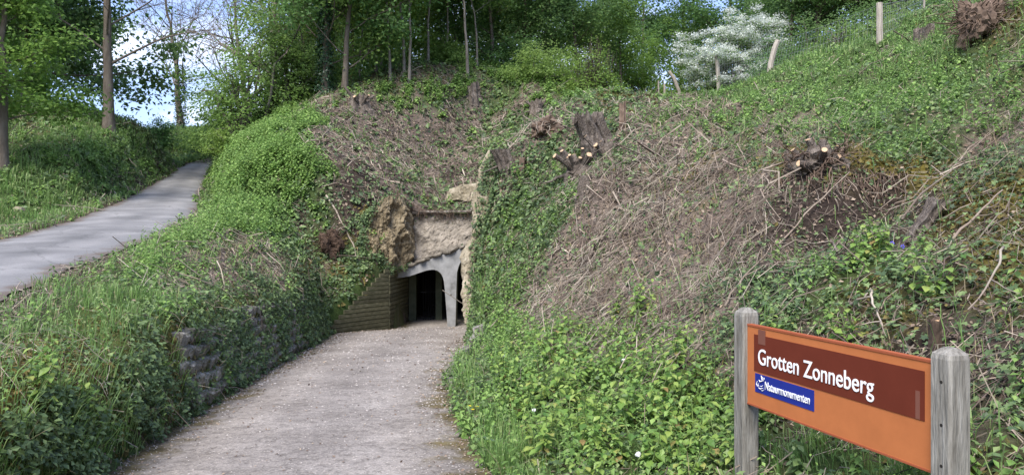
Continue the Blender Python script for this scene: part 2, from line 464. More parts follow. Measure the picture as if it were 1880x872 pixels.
#__STAGE_TERRAIN__
# ------------------------------------------------------------------ what grows where (photo regions thrown onto the ground)
COVER = {
 'grass': [(60, 600, 150, 60, 3.0), (230, 545, 80, 30, 2.0), (120, 300, 200, 60, 1.2), (40, 840, 130, 70, 4.0), (150, 780, 60, 40, .9), (240, 540, 60, 25, 1.3), (160, 640, 80, 30, .5), (150, 330, 170, 45, 1.3), (40, 360, 120, 40, 1.0), (420, 330, 40, 60, .8), (390, 400, 50, 60, .6),
           (1450, 120, 130, 40, 1.3), (1640, 80, 120, 40, 1.5), (1330, 165, 90, 30, 1.0), (1480, 850, 170, 45, 1.3), (960, 850, 90, 40, .8), (930, 170, 70, 30, .9), (740, 182, 60, 14, 1.0), (870, 640, 25, 40, .9), (230, 760, 60, 40, .6), (1700, 850, 100, 40, .5)],
 'herb':  [(490, 290, 80, 55, 4.5), (430, 370, 60, 60, 2.0), (540, 258, 50, 30, 3.5), (180, 295, 80, 30, 2.0), (300, 480, 70, 35, 1.0), (380, 430, 50, 30, 1.0), (490, 420, 70, 50, 1.0), (200, 300, 70, 30, 1.0),
           (1400, 190, 140, 45, .9), (1650, 160, 150, 60, 1.4), (1600, 230, 130, 40, 1.0), (1780, 190, 110, 60, 1.1), (1330, 240, 90, 40, .6), (1100, 720, 150, 100, 1.0), (1250, 800, 120, 70, .9), (960, 650, 60, 70, .7), (930, 560, 40, 60, .8), (960, 420, 60, 70, .8), (1000, 360, 50, 40, .5), (580, 340, 60, 60, .5), (350, 560, 130, 40, .5),
           (900, 790, 50, 60, .8), (800, 172, 80, 14, 2.0), (960, 145, 70, 25, 2.0), (700, 182, 60, 10, 1.5), (700, 440, 30, 15, .8), (1560, 560, 90, 60, .35), (330, 700, 150, 40, .5), (60, 700, 60, 40, .3)],
 'ivy':   [(390, 640, 170, 80, 1.5), (550, 560, 90, 60, 1.6), (220, 730, 60, 50, .6), (380, 545, 90, 30, .7), (640, 350, 60, 60, .8), (590, 320, 40, 50, .4), (640, 470, 60, 50, .9), (560, 440, 60, 50, .8), (760, 340, 60, 60, .5),
           (960, 400, 70, 90, 1.1), (900, 480, 45, 70, .9), (1040, 280, 60, 40, 1.0), (880, 250, 40, 40, .8), (910, 215, 50, 35, .9), (1150, 260, 60, 40, .8), (1000, 470, 60, 60, 1.0), (890, 620, 60, 70, .8), (1180, 330, 50, 30, .5),
           (1480, 560, 120, 45, .9), (1400, 520, 60, 40, .6), (1620, 490, 90, 50, .9), (1800, 560, 90, 60, .45), (1500, 300, 70, 30, .5), (1840, 740, 50, 90, .5), (1420, 600, 80, 50, .6), (60, 330, 120, 60, .25), (250, 290, 90, 40, .25), (1700, 260, 120, 40, .5), (1830, 330, 60, 60, .4), (1350, 280, 60, 30, .5), (1150, 580, 80, 40, .5)],
 'dry':   [(430, 500, 90, 32, 2.2), (1560, 640, 160, 50, .8), (1800, 700, 90, 100, .8), (620, 250, 80, 40, .8), (720, 300, 70, 70, 1.4), (660, 290, 60, 40, 1.0), (840, 240, 80, 50, .6), (640, 220, 110, 35, 1.5), (800, 290, 80, 80, 1.6), (780, 210, 70, 30, 1.0), (700, 250, 60, 40, 1.0), (560, 480, 60, 40, .8), (980, 240, 60, 40, 1.0), (930, 330, 40, 40, .7), (1100, 350, 60, 50, .7),
           (1150, 480, 150, 100, 1.9), (1080, 560, 100, 60, 1.2), (1260, 330, 90, 90, 1.4), (1300, 460, 120, 90, 1.4), (1390, 400, 70, 60, .8), (1230, 230, 60, 40, .8), (1450, 250, 70, 30, .8), (1300, 580, 80, 50, .8), (1780, 420, 100, 80, .8), (1650, 760, 120, 50, .8), (1480, 700, 80, 40, .6), (1200, 640, 60, 40, .3), (520, 380, 30, 60, .4), (900, 190, 60, 30, .5), (1850, 270, 60, 70, 1.0), (1450, 175, 60, 18, .9), (1640, 120, 60, 16, .9), (1350, 210, 70, 22, .8), (1740, 220, 70, 20, .6)],
 'soil':  [(1570, 390, 115, 60, 4.5), (1600, 620, 140, 50, .9), (1780, 600, 100, 80, .8), (1760, 440, 80, 50, .8), (800, 300, 70, 60, .7), (1500, 430, 80, 50, 1.0), (1340, 420, 90, 50, .5), (720, 230, 100, 40, .9), (840, 340, 60, 50, .6), (650, 330, 60, 60, 1.2), (700, 380, 40, 40, 1.0), (1400, 480, 90, 40, .6), (1150, 240, 40, 25, .8), (1800, 480, 80, 60, .5), (570, 210, 50, 20, .8), (1640, 640, 90, 50, .4), (620, 440, 40, 40, .5), (1500, 760, 90, 40, .6)],
 'moss':  [(1590, 308, 90, 14, 5.0), (1760, 350, 110, 35, 1.1), (1840, 480, 70, 90, .9), (1450, 290, 50, 20, .6), (50, 690, 80, 50, 2.2), (130, 650, 70, 40, 1.4), (320, 660, 60, 40, .8), (450, 600, 70, 40, .7), (520, 620, 60, 40, .6), (1270, 330, 30, 40, .7), (1620, 560, 60, 60, .5), (590, 490, 50, 30, .5), (1700, 420, 70, 50, .6), (1130, 210, 20, 15, 1.0)],
}
TYPES = list(COVER)
def cover(x, y, z):
    yy = np.maximum(y, 1.5)
    u = CX + x / yy * F; v = HY - (z - CH) / yy * F
    jx = fbm(x * 1.1, y * 1.1, 21, 4, .6); jy = fbm(x * 1.1, y * 1.1, 44, 4, .6)
    u = np.clip(u, -60, 1940) + jx * 110; v = np.clip(v, -30, 900) + jy * 70
    W = []
    for k, t in enumerate(TYPES):
        s = np.full(x.shape, 0.06)
        for (bu, bv, ru, rv, w) in COVER[t]:
            s = s + w * np.exp(-(((u - bu) / ru) ** 2 + ((v - bv) / rv) ** 2))
        s = s * (1 + 1.1 * fbm(x * 1.7 + k * 31, y * 1.7, 60 + k, 3, .6))
        W.append(np.maximum(s, 0.0) ** 1.6)
    W = np.array(W)
    return W / (W.sum(0) + 1e-6)

GW = cover(GX, GY, GZ)
GRD, _ = road_dist(GX, GY)
_st = np.exp(-((GRD - 1.75) / .33) ** 2) * .9
GW = GW * (1 - _st)
GW[TYPES.index('soil')] += _st * .6
GW[TYPES.index('dry')] += _st * .4

def ground_material():
    m, N, L, b = nodes_of('ground')
    tc = N.new('ShaderNodeTexCoord')
    def noise(sc, det=8, rg=.65):
        n = N.new('ShaderNodeTexNoise'); n.inputs['Scale'].default_value = sc; n.inputs['Detail'].default_value = det; n.inputs['Roughness'].default_value = rg
        L.new(tc.outputs['Object'], n.inputs['Vector']); return n
    base = ramp(N, [(0.035, 0.026, 0.020, .25), (0.085, 0.065, 0.05, .5), (0.17, 0.135, 0.105, .72), (0.24, 0.20, 0.16, .85)])
    L.new(noise(14).outputs['Fac'], base.inputs['Fac'])
    cur = base.outputs['Color']
    def layer(attr, cols, sc):
        nonlocal cur
        at = N.new('ShaderNodeAttribute'); at.attribute_name = attr
        r = ramp(N, cols); L.new(noise(sc).outputs['Fac'], r.inputs['Fac'])
        mx = N.new('ShaderNodeMix'); mx.data_type = 'RGBA'
        L.new(at.outputs['Fac'], mx.inputs[0]); L.new(cur, mx.inputs[6]); L.new(r.outputs['Color'], mx.inputs[7])
        cur = mx.outputs[2]
    layer('g_green', [(0.03, 0.05, 0.015, .3), (0.05, 0.085, 0.022, .55), (0.09, 0.12, 0.04, .8)], 20)
    layer('g_dry', [(0.06, 0.045, 0.038, .3), (0.16, 0.125, 0.10, .5), (0.27, 0.22, 0.18, .7)], 26)
    layer('g_soil', [(0.018, 0.013, 0.011, .3), (0.05, 0.037, 0.03, .6), (0.12, 0.09, 0.07, .8)], 22)
    layer('g_moss', [(0.06, 0.05, 0.012, .3), (0.13, 0.105, 0.022, .55), (0.19, 0.15, 0.04, .8)], 30)
    L.new(cur, b.inputs['Base Color'])
    b.inputs['Roughness'].default_value = .95
    b.inputs['Specular IOR Level'].default_value = .1
    bp = N.new('ShaderNodeBump'); bp.inputs['Strength'].default_value = .9; bp.inputs['Distance'].default_value = .06
    L.new(noise(16, 10, .7).outputs['Fac'], bp.inputs['Height'])
    L.new(bp.outputs['Normal'], b.inputs['Normal'])
    return m
M['ground'] = ground_material()

def ground_attrs(me, W):
    d = dict(zip(TYPES, W))
    for nm, val in (('g_green', np.clip((d['grass'] + d['herb'] + d['ivy']) * 1.2, 0, 1)), ('g_dry', np.clip(d['dry'] * 1.5, 0, 1)), ('g_soil', np.clip(d['soil'] * 1.6, 0, 1)), ('g_moss', np.clip(d['moss'] * 1.5, 0, 1))):
        a = me.attributes.new(nm, 'FLOAT', 'POINT')
        a.data.foreach_set('value', val.ravel().astype(np.float32))

def grid_mesh(name, X, Y, Z, smooth=True):
    h, w = X.shape
    V = np.stack([X, Y, Z], -1).reshape(-1, 3)
    i = np.arange(h * w).reshape(h, w)
    Q = np.stack([i[:-1, :-1], i[:-1, 1:], i[1:, 1:], i[1:, :-1]], -1).reshape(-1, 4)
    return mesh_np(name, V, quads=Q, smooth=smooth)

me = grid_mesh('ground', GX, GY, GZ_OPEN)
ground_attrs(me, GW)
ground = tag(link('ground', me, M['ground']), kind='structure')

# soil lying over the passage behind the entrance
rx, ry = np.meshgrid(np.arange(-4.6, -0.3, 0.115), np.arange(27.9, 36.6, 0.115))
rz = U_roof(rx, ry) + 0.012
me = grid_mesh('ground_over_passage', rx, ry, rz)
ground_attrs(me, cover(rx, ry, rz))
tag(link('ground_over_passage', me, M['ground']), kind='structure')

# ------------------------------------------------------------------ road and path
def asphalt():
    m, N, L, b = nodes_of('asphalt')
    tc = N.new('ShaderNodeTexCoord')
    def noise(sc, det=8):
        n = N.new('ShaderNodeTexNoise'); n.inputs['Scale'].default_value = sc; n.inputs['Detail'].default_value = det
        L.new(tc.outputs['Object'], n.inputs['Vector']); return n
    r = ramp(N, [(0.135, 0.131, 0.127, .3), (0.195, 0.189, 0.184, .5), (0.265, 0.255, 0.246, .72)])
    L.new(noise(.9, 9).outputs['Fac'], r.inputs['Fac'])
    r2 = ramp(N, [(0.6, 0.6, 0.6, .3), (1.1, 1.1, 1.1, .7)])
    L.new(noise(45, 4).outputs['Fac'], r2.inputs['Fac'])
    mm = N.new('ShaderNodeMix'); mm.data_type = 'RGBA'; mm.blend_type = 'MULTIPLY'; mm.inputs[0].default_value = .6
    L.new(r.outputs['Color'], mm.inputs[6]); L.new(r2.outputs['Color'], mm.inputs[7])
    # dirt along the edges: uv x runs across the road
    at = N.new('ShaderNodeAttribute'); at.attribute_name = 'edge'
    ad = N.new('ShaderNodeMath'); ad.operation = 'ADD'
    n3 = noise(2.5, 8); sb = N.new('ShaderNodeMath'); sb.operation = 'MULTIPLY_ADD'; sb.inputs[1].default_value = .9; sb.inputs[2].default_value = -.45
    L.new(n3.outputs['Fac'], sb.inputs[0]); L.new(sb.outputs[0], ad.inputs[0]); L.new(at.outputs['Fac'], ad.inputs[1])
    r3 = ramp(N, [(0, 0, 0, .78), (1, 1, 1, 1.0)]); L.new(ad.outputs[0], r3.inputs['Fac'])
    m2 = N.new('ShaderNodeMix'); m2.data_type = 'RGBA'; m2.inputs[7].default_value = (.13, .10, .08, 1)
    L.new(r3.outputs['Color'], m2.inputs[0]); L.new(mm.outputs[2], m2.inputs[6])
    tr = ramp(N, [(.80, .80, .80, 0.0), (1.12, 1.11, 1.10, .45), (1.0, 1.0, 1.0, .68), (.72, .70, .66, 1.0)])
    L.new(at.outputs['Fac'], tr.inputs['Fac'])
    mt = N.new('ShaderNodeMix'); mt.data_type = 'RGBA'; mt.blend_type = 'MULTIPLY'; mt.inputs[0].default_value = .9
    L.new(m2.outputs[2], mt.inputs[6]); L.new(tr.outputs['Color'], mt.inputs[7])
    vc = N.new('ShaderNodeTexVoronoi'); vc.feature = 'DISTANCE_TO_EDGE'; vc.inputs['Scale'].default_value = .55
    nw = noise(1.8, 5); vx = N.new('ShaderNodeVectorMath'); vx.operation = 'ADD'
    L.new(tc.outputs['Object'], vx.inputs[0]); L.new(nw.outputs['Color'], vx.inputs[1]); L.new(vx.outputs[0], vc.inputs['Vector'])
    rc = ramp(N, [(.55, .55, .55, 0.0), (1, 1, 1, .022)]); L.new(vc.outputs['Distance'], rc.inputs['Fac'])
    mc = N.new('ShaderNodeMix'); mc.data_type = 'RGBA'; mc.blend_type = 'MULTIPLY'; mc.inputs[0].default_value = .7
    L.new(mt.outputs[2], mc.inputs[6]); L.new(rc.outputs['Color'], mc.inputs[7])
    L.new(mc.outputs[2], b.inputs['Base Color'])
    b.inputs['Roughness'].default_value = .85
    bp = N.new('ShaderNodeBump'); bp.inputs['Strength'].default_value = .35; bp.inputs['Distance'].default_value = .01
    L.new(noise(120, 3).outputs['Fac'], bp.inputs['Height']); L.new(bp.outputs['Normal'], b.inputs['Normal'])
    return m

def gravel():
    m, N, L, b = nodes_of('gravel')
    tc = N.new('ShaderNodeTexCoord')
    def noise(sc, det=8, rg=.6):
        n = N.new('ShaderNodeTexNoise'); n.inputs['Scale'].default_value = sc; n.inputs['Detail'].default_value = det; n.inputs['Roughness'].default_value = rg
        L.new(tc.outputs['Object'], n.inputs['Vector']); return n
    r = ramp(N, [(0.175, 0.155, 0.138, .3), (0.255, 0.23, 0.207, .5), (0.325, 0.296, 0.268, .7)])
    L.new(noise(.8, 8, .7).outputs['Fac'], r.inputs['Fac'])
    vo = N.new('ShaderNodeTexVoronoi'); vo.inputs['Scale'].default_value = 60
    L.new(tc.outputs['Object'], vo.inputs['Vector'])
    r2 = ramp(N, [(.45, .43, .41, 0.0), (.9, .88, .87, .45), (1.15, 1.13, 1.1, .84), (2.0, 1.98, 1.92, 1)])
    L.new(vo.outputs['Color'], r2.inputs['Fac'])
    mm = N.new('ShaderNodeMix'); mm.data_type = 'RGBA'; mm.blend_type = 'MULTIPLY'; mm.inputs[0].default_value = .75
    L.new(r.outputs['Color'], mm.inputs[6]); L.new(r2.outputs['Color'], mm.inputs[7])
    n9 = noise(9, 8, .7); r9 = ramp(N, [(.60, .59, .58, .36), (1.0, 1.0, 1.0, .5), (1.12, 1.11, 1.1, .66)]); L.new(n9.outputs['Fac'], r9.inputs['Fac'])
    m9 = N.new('ShaderNodeMix'); m9.data_type = 'RGBA'; m9.blend_type = 'MULTIPLY'; m9.inputs[0].default_value = .9
    L.new(mm.outputs[2], m9.inputs[6]); L.new(r9.outputs['Color'], m9.inputs[7])
    at = N.new('ShaderNodeAttribute'); at.attribute_name = 'edge'
    ad = N.new('ShaderNodeMath'); ad.operation = 'ADD'
    n3 = noise(2.2, 8); sb = N.new('ShaderNodeMath'); sb.operation = 'MULTIPLY_ADD'; sb.inputs[1].default_value = 1.0; sb.inputs[2].default_value = -.5
    L.new(n3.outputs['Fac'], sb.inputs[0]); L.new(sb.outputs[0], ad.inputs[0]); L.new(at.outputs['Fac'], ad.inputs[1])
    r3 = ramp(N, [(0, 0, 0, .74), (1, 1, 1, .95)]); L.new(ad.outputs[0], r3.inputs['Fac'])
    m2 = N.new('ShaderNodeMix'); m2.data_type = 'RGBA'
    r5 = ramp(N, [(.075, .06, .03, .35), (.16, .125, .06, .6), (.12, .12, .04, .75)]); L.new(noise(6).outputs['Fac'], r5.inputs['Fac'])
    L.new(r5.outputs['Color'], m2.inputs[7])
    L.new(r3.outputs['Color'], m2.inputs[0]); L.new(m9.outputs[2], m2.inputs[6])
    tr = ramp(N, [(.90, .90, .90, 0.0), (1.10, 1.10, 1.09, .42), (1.04, 1.03, 1.0, .62), (.84, .83, .80, 1.0)])
    wv = N.new('ShaderNodeMath'); wv.operation = 'MULTIPLY_ADD'; wv.inputs[1].default_value = .25; wv.inputs[2].default_value = -.12
    L.new(n3.outputs['Fac'], wv.inputs[0]); wa = N.new('ShaderNodeMath'); L.new(wv.outputs[0], wa.inputs[0]); L.new(at.outputs['Fac'], wa.inputs[1]); L.new(wa.outputs[0], tr.inputs['Fac'])
    mt = N.new('ShaderNodeMix'); mt.data_type = 'RGBA'; mt.blend_type = 'MULTIPLY'; mt.inputs[0].default_value = 1.0
    L.new(m2.outputs[2], mt.inputs[6]); L.new(tr.outputs['Color'], mt.inputs[7])
    L.new(mt.outputs[2], b.inputs['Base Color'])
    b.inputs['Roughness'].default_value = .92
    b.inputs['Specular IOR Level'].default_value = .2
    bp = N.new('ShaderNodeBump'); bp.inputs['Strength'].default_value = .5; bp.inputs['Distance'].default_value = .012
    L.new(vo.outputs['Distance'], bp.inputs['Height'])
    bq = N.new('ShaderNodeBump'); bq.inputs['Strength'].default_value = .5; bq.inputs['Distance'].default_value = .03
    L.new(n9.outputs['Fac'], bq.inputs['Height']); L.new(bq.outputs['Normal'], bp.inputs['Normal'])
    L.new(bp.outputs['Normal'], b.inputs['Normal'])
    return m
M['asphalt'] = asphalt(); M['gravel'] = gravel()

def edge_attr(me, T):
    a = me.attributes.new('edge', 'FLOAT', 'POINT')
    a.data.foreach_set('value', T.ravel().astype(np.float32))

S = np.linspace(-1, 1, 17)
RD = spline(ROAD, 420); RTD = norm(np.gradient(RD, axis=0)[:, :2])
wob = 1.5 + 0.22 * fbm(np.arange(420) * .12, np.zeros(420), 5, 4)
wob2 = 1.5 + 0.22 * fbm(np.arange(420) * .12, np.ones(420) * 9, 6, 4)
half = np.where(S[None, :] < 0, wob[:, None], wob2[:, None]) * S[None, :] * (road_half(RD[:, 1]) / 1.5)[:, None]
X = RD[:, 0:1] - RTD[:, 1:2] * half; Y = RD[:, 1:2] + RTD[:, 0:1] * half
Z = RD[:, 2:3] + 0.045 * (1 - S[None, :] ** 2) + 0.03 + 0 * X
me = grid_mesh('road', X, Y, Z)
edge_attr(me, np.abs(S)[None, :] + 0 * X)
tag(link('road', me, M['asphalt']), kind='structure')

ys = np.arange(-8, 35.9, 0.1)
xl = np.interp(ys, XL[:, 1], XL[:, 0]); xr = np.interp(ys, XR[:, 1], XR[:, 0])
T = np.linspace(0, 1, 41)
X = xl[:, None] * (1 - T) + xr[:, None] * T + 0 * ys[:, None]; Y = ys[:, None] + 0 * X
tt = np.abs(T * 2 - 1)[None, :] + 0 * X
Z = PZ(Y) + 0.03 * (1 - tt ** 2) + 0.03 * fbm(X * .8, Y * .8, 71, 4) + 0.004
me = grid_mesh('path', X, Y, Z)
edge_attr(me, tt)
tag(link('path', me, M['gravel']), kind='structure')

#__STAGE_OBJECTS__
# ------------------------------------------------------------------ mesh builders
def tubes_np(P, R, sides, cap=False):
    """P (B,n,3) centre lines, R (B,n) radii -> verts, quads(, tris)"""
    P = np.asarray(P, float); R = np.asarray(R, float)
    B, n, _ = P.shape
    T = norm(np.gradient(P, axis=1))
    ref = np.where(np.abs(T[..., 2:3]) > 0.85, np.array([1.0, 0, 0]), np.array([0, 0, 1.0]))
    A = norm(np.cross(T, ref)); C = np.cross(T, A)
    th = np.arange(sides) / sides * 2 * np.pi
    ring = A[:, :, None, :] * np.cos(th)[None, None, :, None] + C[:, :, None, :] * np.sin(th)[None, None, :, None]
    V = P[:, :, None, :] + ring * R[:, :, None, None]
    V = V.reshape(-1, 3)
    idx = np.arange(B * n * sides).reshape(B, n, sides)
    nx_ = np.roll(idx, -1, axis=2)
    Q = np.stack([idx[:, :-1], nx_[:, :-1], nx_[:, 1:], idx[:, 1:]], -1).reshape(-1, 4)
    tri = None
    if cap:
        cs = []
        for ring_i, flip in ((0, True), (n - 1, False)):
            base = idx[:, ring_i]
            for k in range(1, sides - 1):
                t = np.stack([base[:, 0], base[:, k], base[:, k + 1]], -1)
                cs.append(t[:, ::-1] if flip else t)
        tri = np.concatenate(cs)
    return V, Q, tri

class MB:
    """collects pieces into one mesh"""
    def __init__(self): self.V = []; self.Q = []; self.T = []; self.n = 0
    def add(self, V, Q=None, T=None):
        V = np.asarray(V, float)
        if Q is not None and len(Q): self.Q.append(np.asarray(Q) + self.n)
        if T is not None and len(T): self.T.append(np.asarray(T) + self.n)
        self.V.append(V); self.n += len(V); return self
    def tube(self, pts, rad, sides=6, cap=True):
        pts = np.asarray(pts, float)[None]; rad = np.asarray(rad, float)[None] * np.ones((1, pts.shape[1]))
        return self.add(*tubes_np(pts, rad, sides, cap))
    def box(self, c, s, axes=None):
        c = np.asarray(c, float); h = np.asarray(s, float) / 2
        sg = np.array([(-1, -1, -1), (1, -1, -1), (1, 1, -1), (-1, 1, -1), (-1, -1, 1), (1, -1, 1), (1, 1, 1), (-1, 1, 1)], float) * h
        if axes is not None: sg = sg @ np.asarray(axes, float)
        return self.add(sg + c, Q=[(0, 3, 2, 1), (4, 5, 6, 7), (0, 1, 5, 4), (1, 2, 6, 5), (2, 3, 7, 6), (3, 0, 4, 7)])
    def mesh(self, name, smooth=False):
        return mesh_np(name, np.concatenate(self.V), np.concatenate(self.T) if self.T else None, np.concatenate(self.Q) if self.Q else None, smooth)
    def build(self, name, mat, parent=None, smooth=False, loc=None):
        return link(name, self.mesh(name, smooth), mat, parent, loc)

def extrude_xz(poly, y0, y1):
    """closed outline in the x-z plane, pushed from y0 to y1 (concave allowed)"""
    bm = bmesh.new()
    vs = [bm.verts.new((p[0], y0, p[1])) for p in poly]
    f = bm.faces.new(vs)
    r = bmesh.ops.extrude_face_region(bm, geom=[f])
    for e in r['geom']:
        if isinstance(e, bmesh.types.BMVert): e.co.y = y1
    bmesh.ops.triangulate(bm, faces=[q for q in bm.faces if len(q.verts) > 4])
    bmesh.ops.recalc_face_normals(bm, faces=bm.faces)
    return bm

def bm_obj(name, bm, mat, parent=None, loc=None, smooth=False):
    me = bpy.data.meshes.new(name); bm.to_mesh(me); bm.free()
    if smooth:
        for p in me.polygons: p.use_smooth = True
    return link(name, me, mat, parent, loc)

def chunk(rng, sx, sy, sz, jit=0.14, bev=0.16):
    """rough-hewn block, about 44 triangles"""
    bm = bmesh.new()
    bmesh.ops.create_cube(bm, size=1.0)
    for v in bm.verts:
        v.co = Vector((v.co.x * sx * (1 + rng.uniform(-jit, jit)), v.co.y * sy * (1 + rng.uniform(-jit, jit)), v.co.z * sz * (1 + rng.uniform(-jit, jit))))
    bmesh.ops.bevel(bm, geom=bm.edges[:], offset=bev * min(sx, sy, sz), segments=1, affect='EDGES')
    return bm

# ------------------------------------------------------------------ more materials
M['stone'] = rough_mat('wall_stone', [(0.06, 0.058, 0.03), (0.14, 0.13, 0.095), (0.24, 0.225, 0.20), (0.36, 0.345, 0.31)], 3.5, bump=0.8, island=0.3)
M['plank'] = rough_mat('mossy_plank', [(0.05, 0.048, 0.026), (0.10, 0.095, 0.055), (0.17, 0.16, 0.105)], 5, bump=0.6, island=0.25, stretch=(1, 1, 3))
M['concrete'] = rough_mat('concrete', [(0.10, 0.10, 0.09), (0.22, 0.22, 0.215), (0.29, 0.29, 0.285), (0.36, 0.36, 0.355)], 2.6, bump=0.5, bscale=30, detail=12)
M['concrete_green'] = rough_mat('concrete_algae', [(0.06, 0.07, 0.045), (0.12, 0.13, 0.085)], 5, bump=0.3)
M['iron'] = rough_mat('dark_iron', [(0.012, 0.012, 0.012), (0.03, 0.028, 0.026)], 12, rough=.6, bump=.1)
M['chalk'] = rough_mat('chalk_rock', [(0.10, 0.085, 0.05), (0.26, 0.22, 0.15), (0.42, 0.37, 0.28)], 3.5, bump=1.0, bscale=9, bdist=.1)
M['chalk_grey'] = rough_mat('chalk_rock_grey', [(0.12, 0.105, 0.085), (0.27, 0.235, 0.19), (0.40, 0.35, 0.29)], 3.5, bump=1.0, bscale=9, bdist=.1)
M['rock_tan'] = rough_mat('rock_tan', [(0.08, 0.062, 0.038), (0.21, 0.165, 0.10), (0.38, 0.315, 0.21)], 3.0, bump=1.0, bscale=8, bdist=.12, stretch=(1.6, 1.6, .6))
M['rubble'] = rough_mat('rubble', [(0.06, 0.05, 0.04), (0.16, 0.14, 0.11), (0.26, 0.23, 0.19)], 5, bump=1.0, island=.3)
M['root'] = rough_mat('root', [(0.05, 0.035, 0.026), (0.13, 0.09, 0.065), (0.24, 0.18, 0.135)], 6, bump=.5, island=.35)
M['root_red'] = rough_mat('root_red', [(0.03, 0.02, 0.014), (0.085, 0.055, 0.038), (0.15, 0.10, 0.07)], 6, bump=.5, island=.35)
M['post_wood'] = rough_mat('weathered_post', [(0.07, 0.062, 0.05), (0.16, 0.148, 0.125), (0.25, 0.235, 0.205), (0.37, 0.35, 0.31)], 5, stretch=(7, 7, .8), bump=1.0, bscale=10, bdist=.012, detail=12)
M['fence_wood'] = rough_mat('fence_post_wood', [(0.20, 0.175, 0.14), (0.34, 0.30, 0.25), (0.46, 0.42, 0.36)], 5, stretch=(4, 4, .5), bump=.6, island=.15)
M['wire'] = rough_mat('fence_wire', [(0.16, 0.18, 0.17), (0.25, 0.27, 0.26)], 5, bump=0, rough=.5)
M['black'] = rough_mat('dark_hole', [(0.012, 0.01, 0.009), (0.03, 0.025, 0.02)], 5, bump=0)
M['blue_wood'] = rough_mat('bluebell', [(0.08, 0.08, 0.45), (0.12, 0.12, 0.6)], 5, bump=0)
M['yellow'] = rough_mat('yellow_petal', [(0.65, 0.5, 0.02), (0.75, 0.6, 0.04)], 5, bump=0)
M['white_fluff'] = rough_mat('seed_fluff', [(0.62, 0.62, 0.6), (0.75, 0.75, 0.73)], 5, bump=0)

# ------------------------------------------------------------------ entrance portal
YE = 27.2
def pe(u, v, d=YE):
    p = px(u, v, d); return (p[0], p[2])
portal = empty('entrance_portal', (px(829, 600, YE)[0], YE, -1.73))
tag(portal, 'smooth grey concrete portal of slanting beam and tapered column at the cave mouth', 'portal')
out = [(721, 500), (752, 491), (795.5, 473.5), (834, 460), (862, 452), (862, 466), (853, 472), (847, 479), (843.6, 485), (841, 492), (839, 500), (838.4, 515), (837.6, 538), (837, 565), (836, 602),
       (821.5, 602), (820, 575), (818, 550), (816.5, 530), (815, 517), (813.5, 510), (811, 504.6), (808, 500.5), (803, 497), (798, 495.3), (793, 495), (787, 495.8), (781, 497), (765, 502.5), (752, 507), (728, 510.6), (719, 510)]
poly = [pe(*p) for p in out]
bm = extrude_xz(poly, YE, YE + 0.75)
o = bm_obj('frame', bm, M['concrete'], portal); o.matrix_parent_inverse = portal.matrix_basis.inverted()
mb = MB(); mb.tube([(px(828, 541, YE - .004)[0], YE - .006, px(828, 541, YE)[2]), (px(828, 541, YE)[0], YE + .03, px(828, 541, YE)[2])], [.022, .022], 10)
o = mb.build('bolt_hole', M['black'], portal); o.matrix_parent_inverse = portal.matrix_basis.inverted()
# rough coping of rubble along the beam's upper edge
rng = random.Random(4)
k = 0
top_line = [(716, 499), (735, 495), (752, 490), (775, 481), (795, 473), (815, 466), (834, 459), (852, 455), (866, 451)]
for i in range(22):
    t = i / 21 * (len(top_line) - 1); a = min(int(t), len(top_line) - 2); f = t - a
    u = top_line[a][0] * (1 - f) + top_line[a + 1][0] * f; v = top_line[a][1] * (1 - f) + top_line[a + 1][1] * f
    p = px(u, v - 2.5, YE + .12)
    bm = chunk(rng, rng.uniform(.16, .3), rng.uniform(.4, .6), rng.uniform(.09, .16), .25, .3)
    o = bm_obj('coping_stone', bm, M['rubble'], portal, (p[0] - portal.location.x, p[1] - portal.location.y + rng.uniform(-.05, .12), p[2] - portal.location.z + rng.uniform(-.03, .03)))
    o.rotation_euler = (rng.uniform(-.2, .2), -.33 + rng.uniform(-.15, .15), rng.uniform(-.2, .2))

# iron gate and its posts inside
gate = empty('iron_gate', (-3.0, 29.3, -1.73))
tag(gate, 'dark iron bar gate standing open to the unlit cave passage', 'gate')
for gx_, w, m_ in ((px(758, 500, 29.3)[0], .28, 'concrete_green'), (px(806, 500, 29.3)[0], .24, 'concrete_green')):
    MB().box((gx_ + 3.0, 0, 1.2), (w, .28, 2.4)).build('post', M[m_], gate)
MB().box((0.02, 0, 2.32), (2.3, .2, .24)).build('lintel', M['concrete_green'], gate)
for i in range(9):
    MB().tube([(-.42 + i * .095, 0, .02), (-.42 + i * .095, 0, 2.2)], [.012, .012], 6).build('bar', M['iron'], gate)
for zz in (.1, 1.1, 2.15):
    MB().box((-.04, .02, zz), (.95, .02, .05)).build('rail', M['iron'], gate)
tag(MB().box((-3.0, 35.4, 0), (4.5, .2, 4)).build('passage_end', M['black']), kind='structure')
# ceiling of the passage
tag(MB().box((-2.5, 32.2, .85), (3.6, 7.6, .25)).build('passage_ceiling', M['concrete_green']), kind='structure')

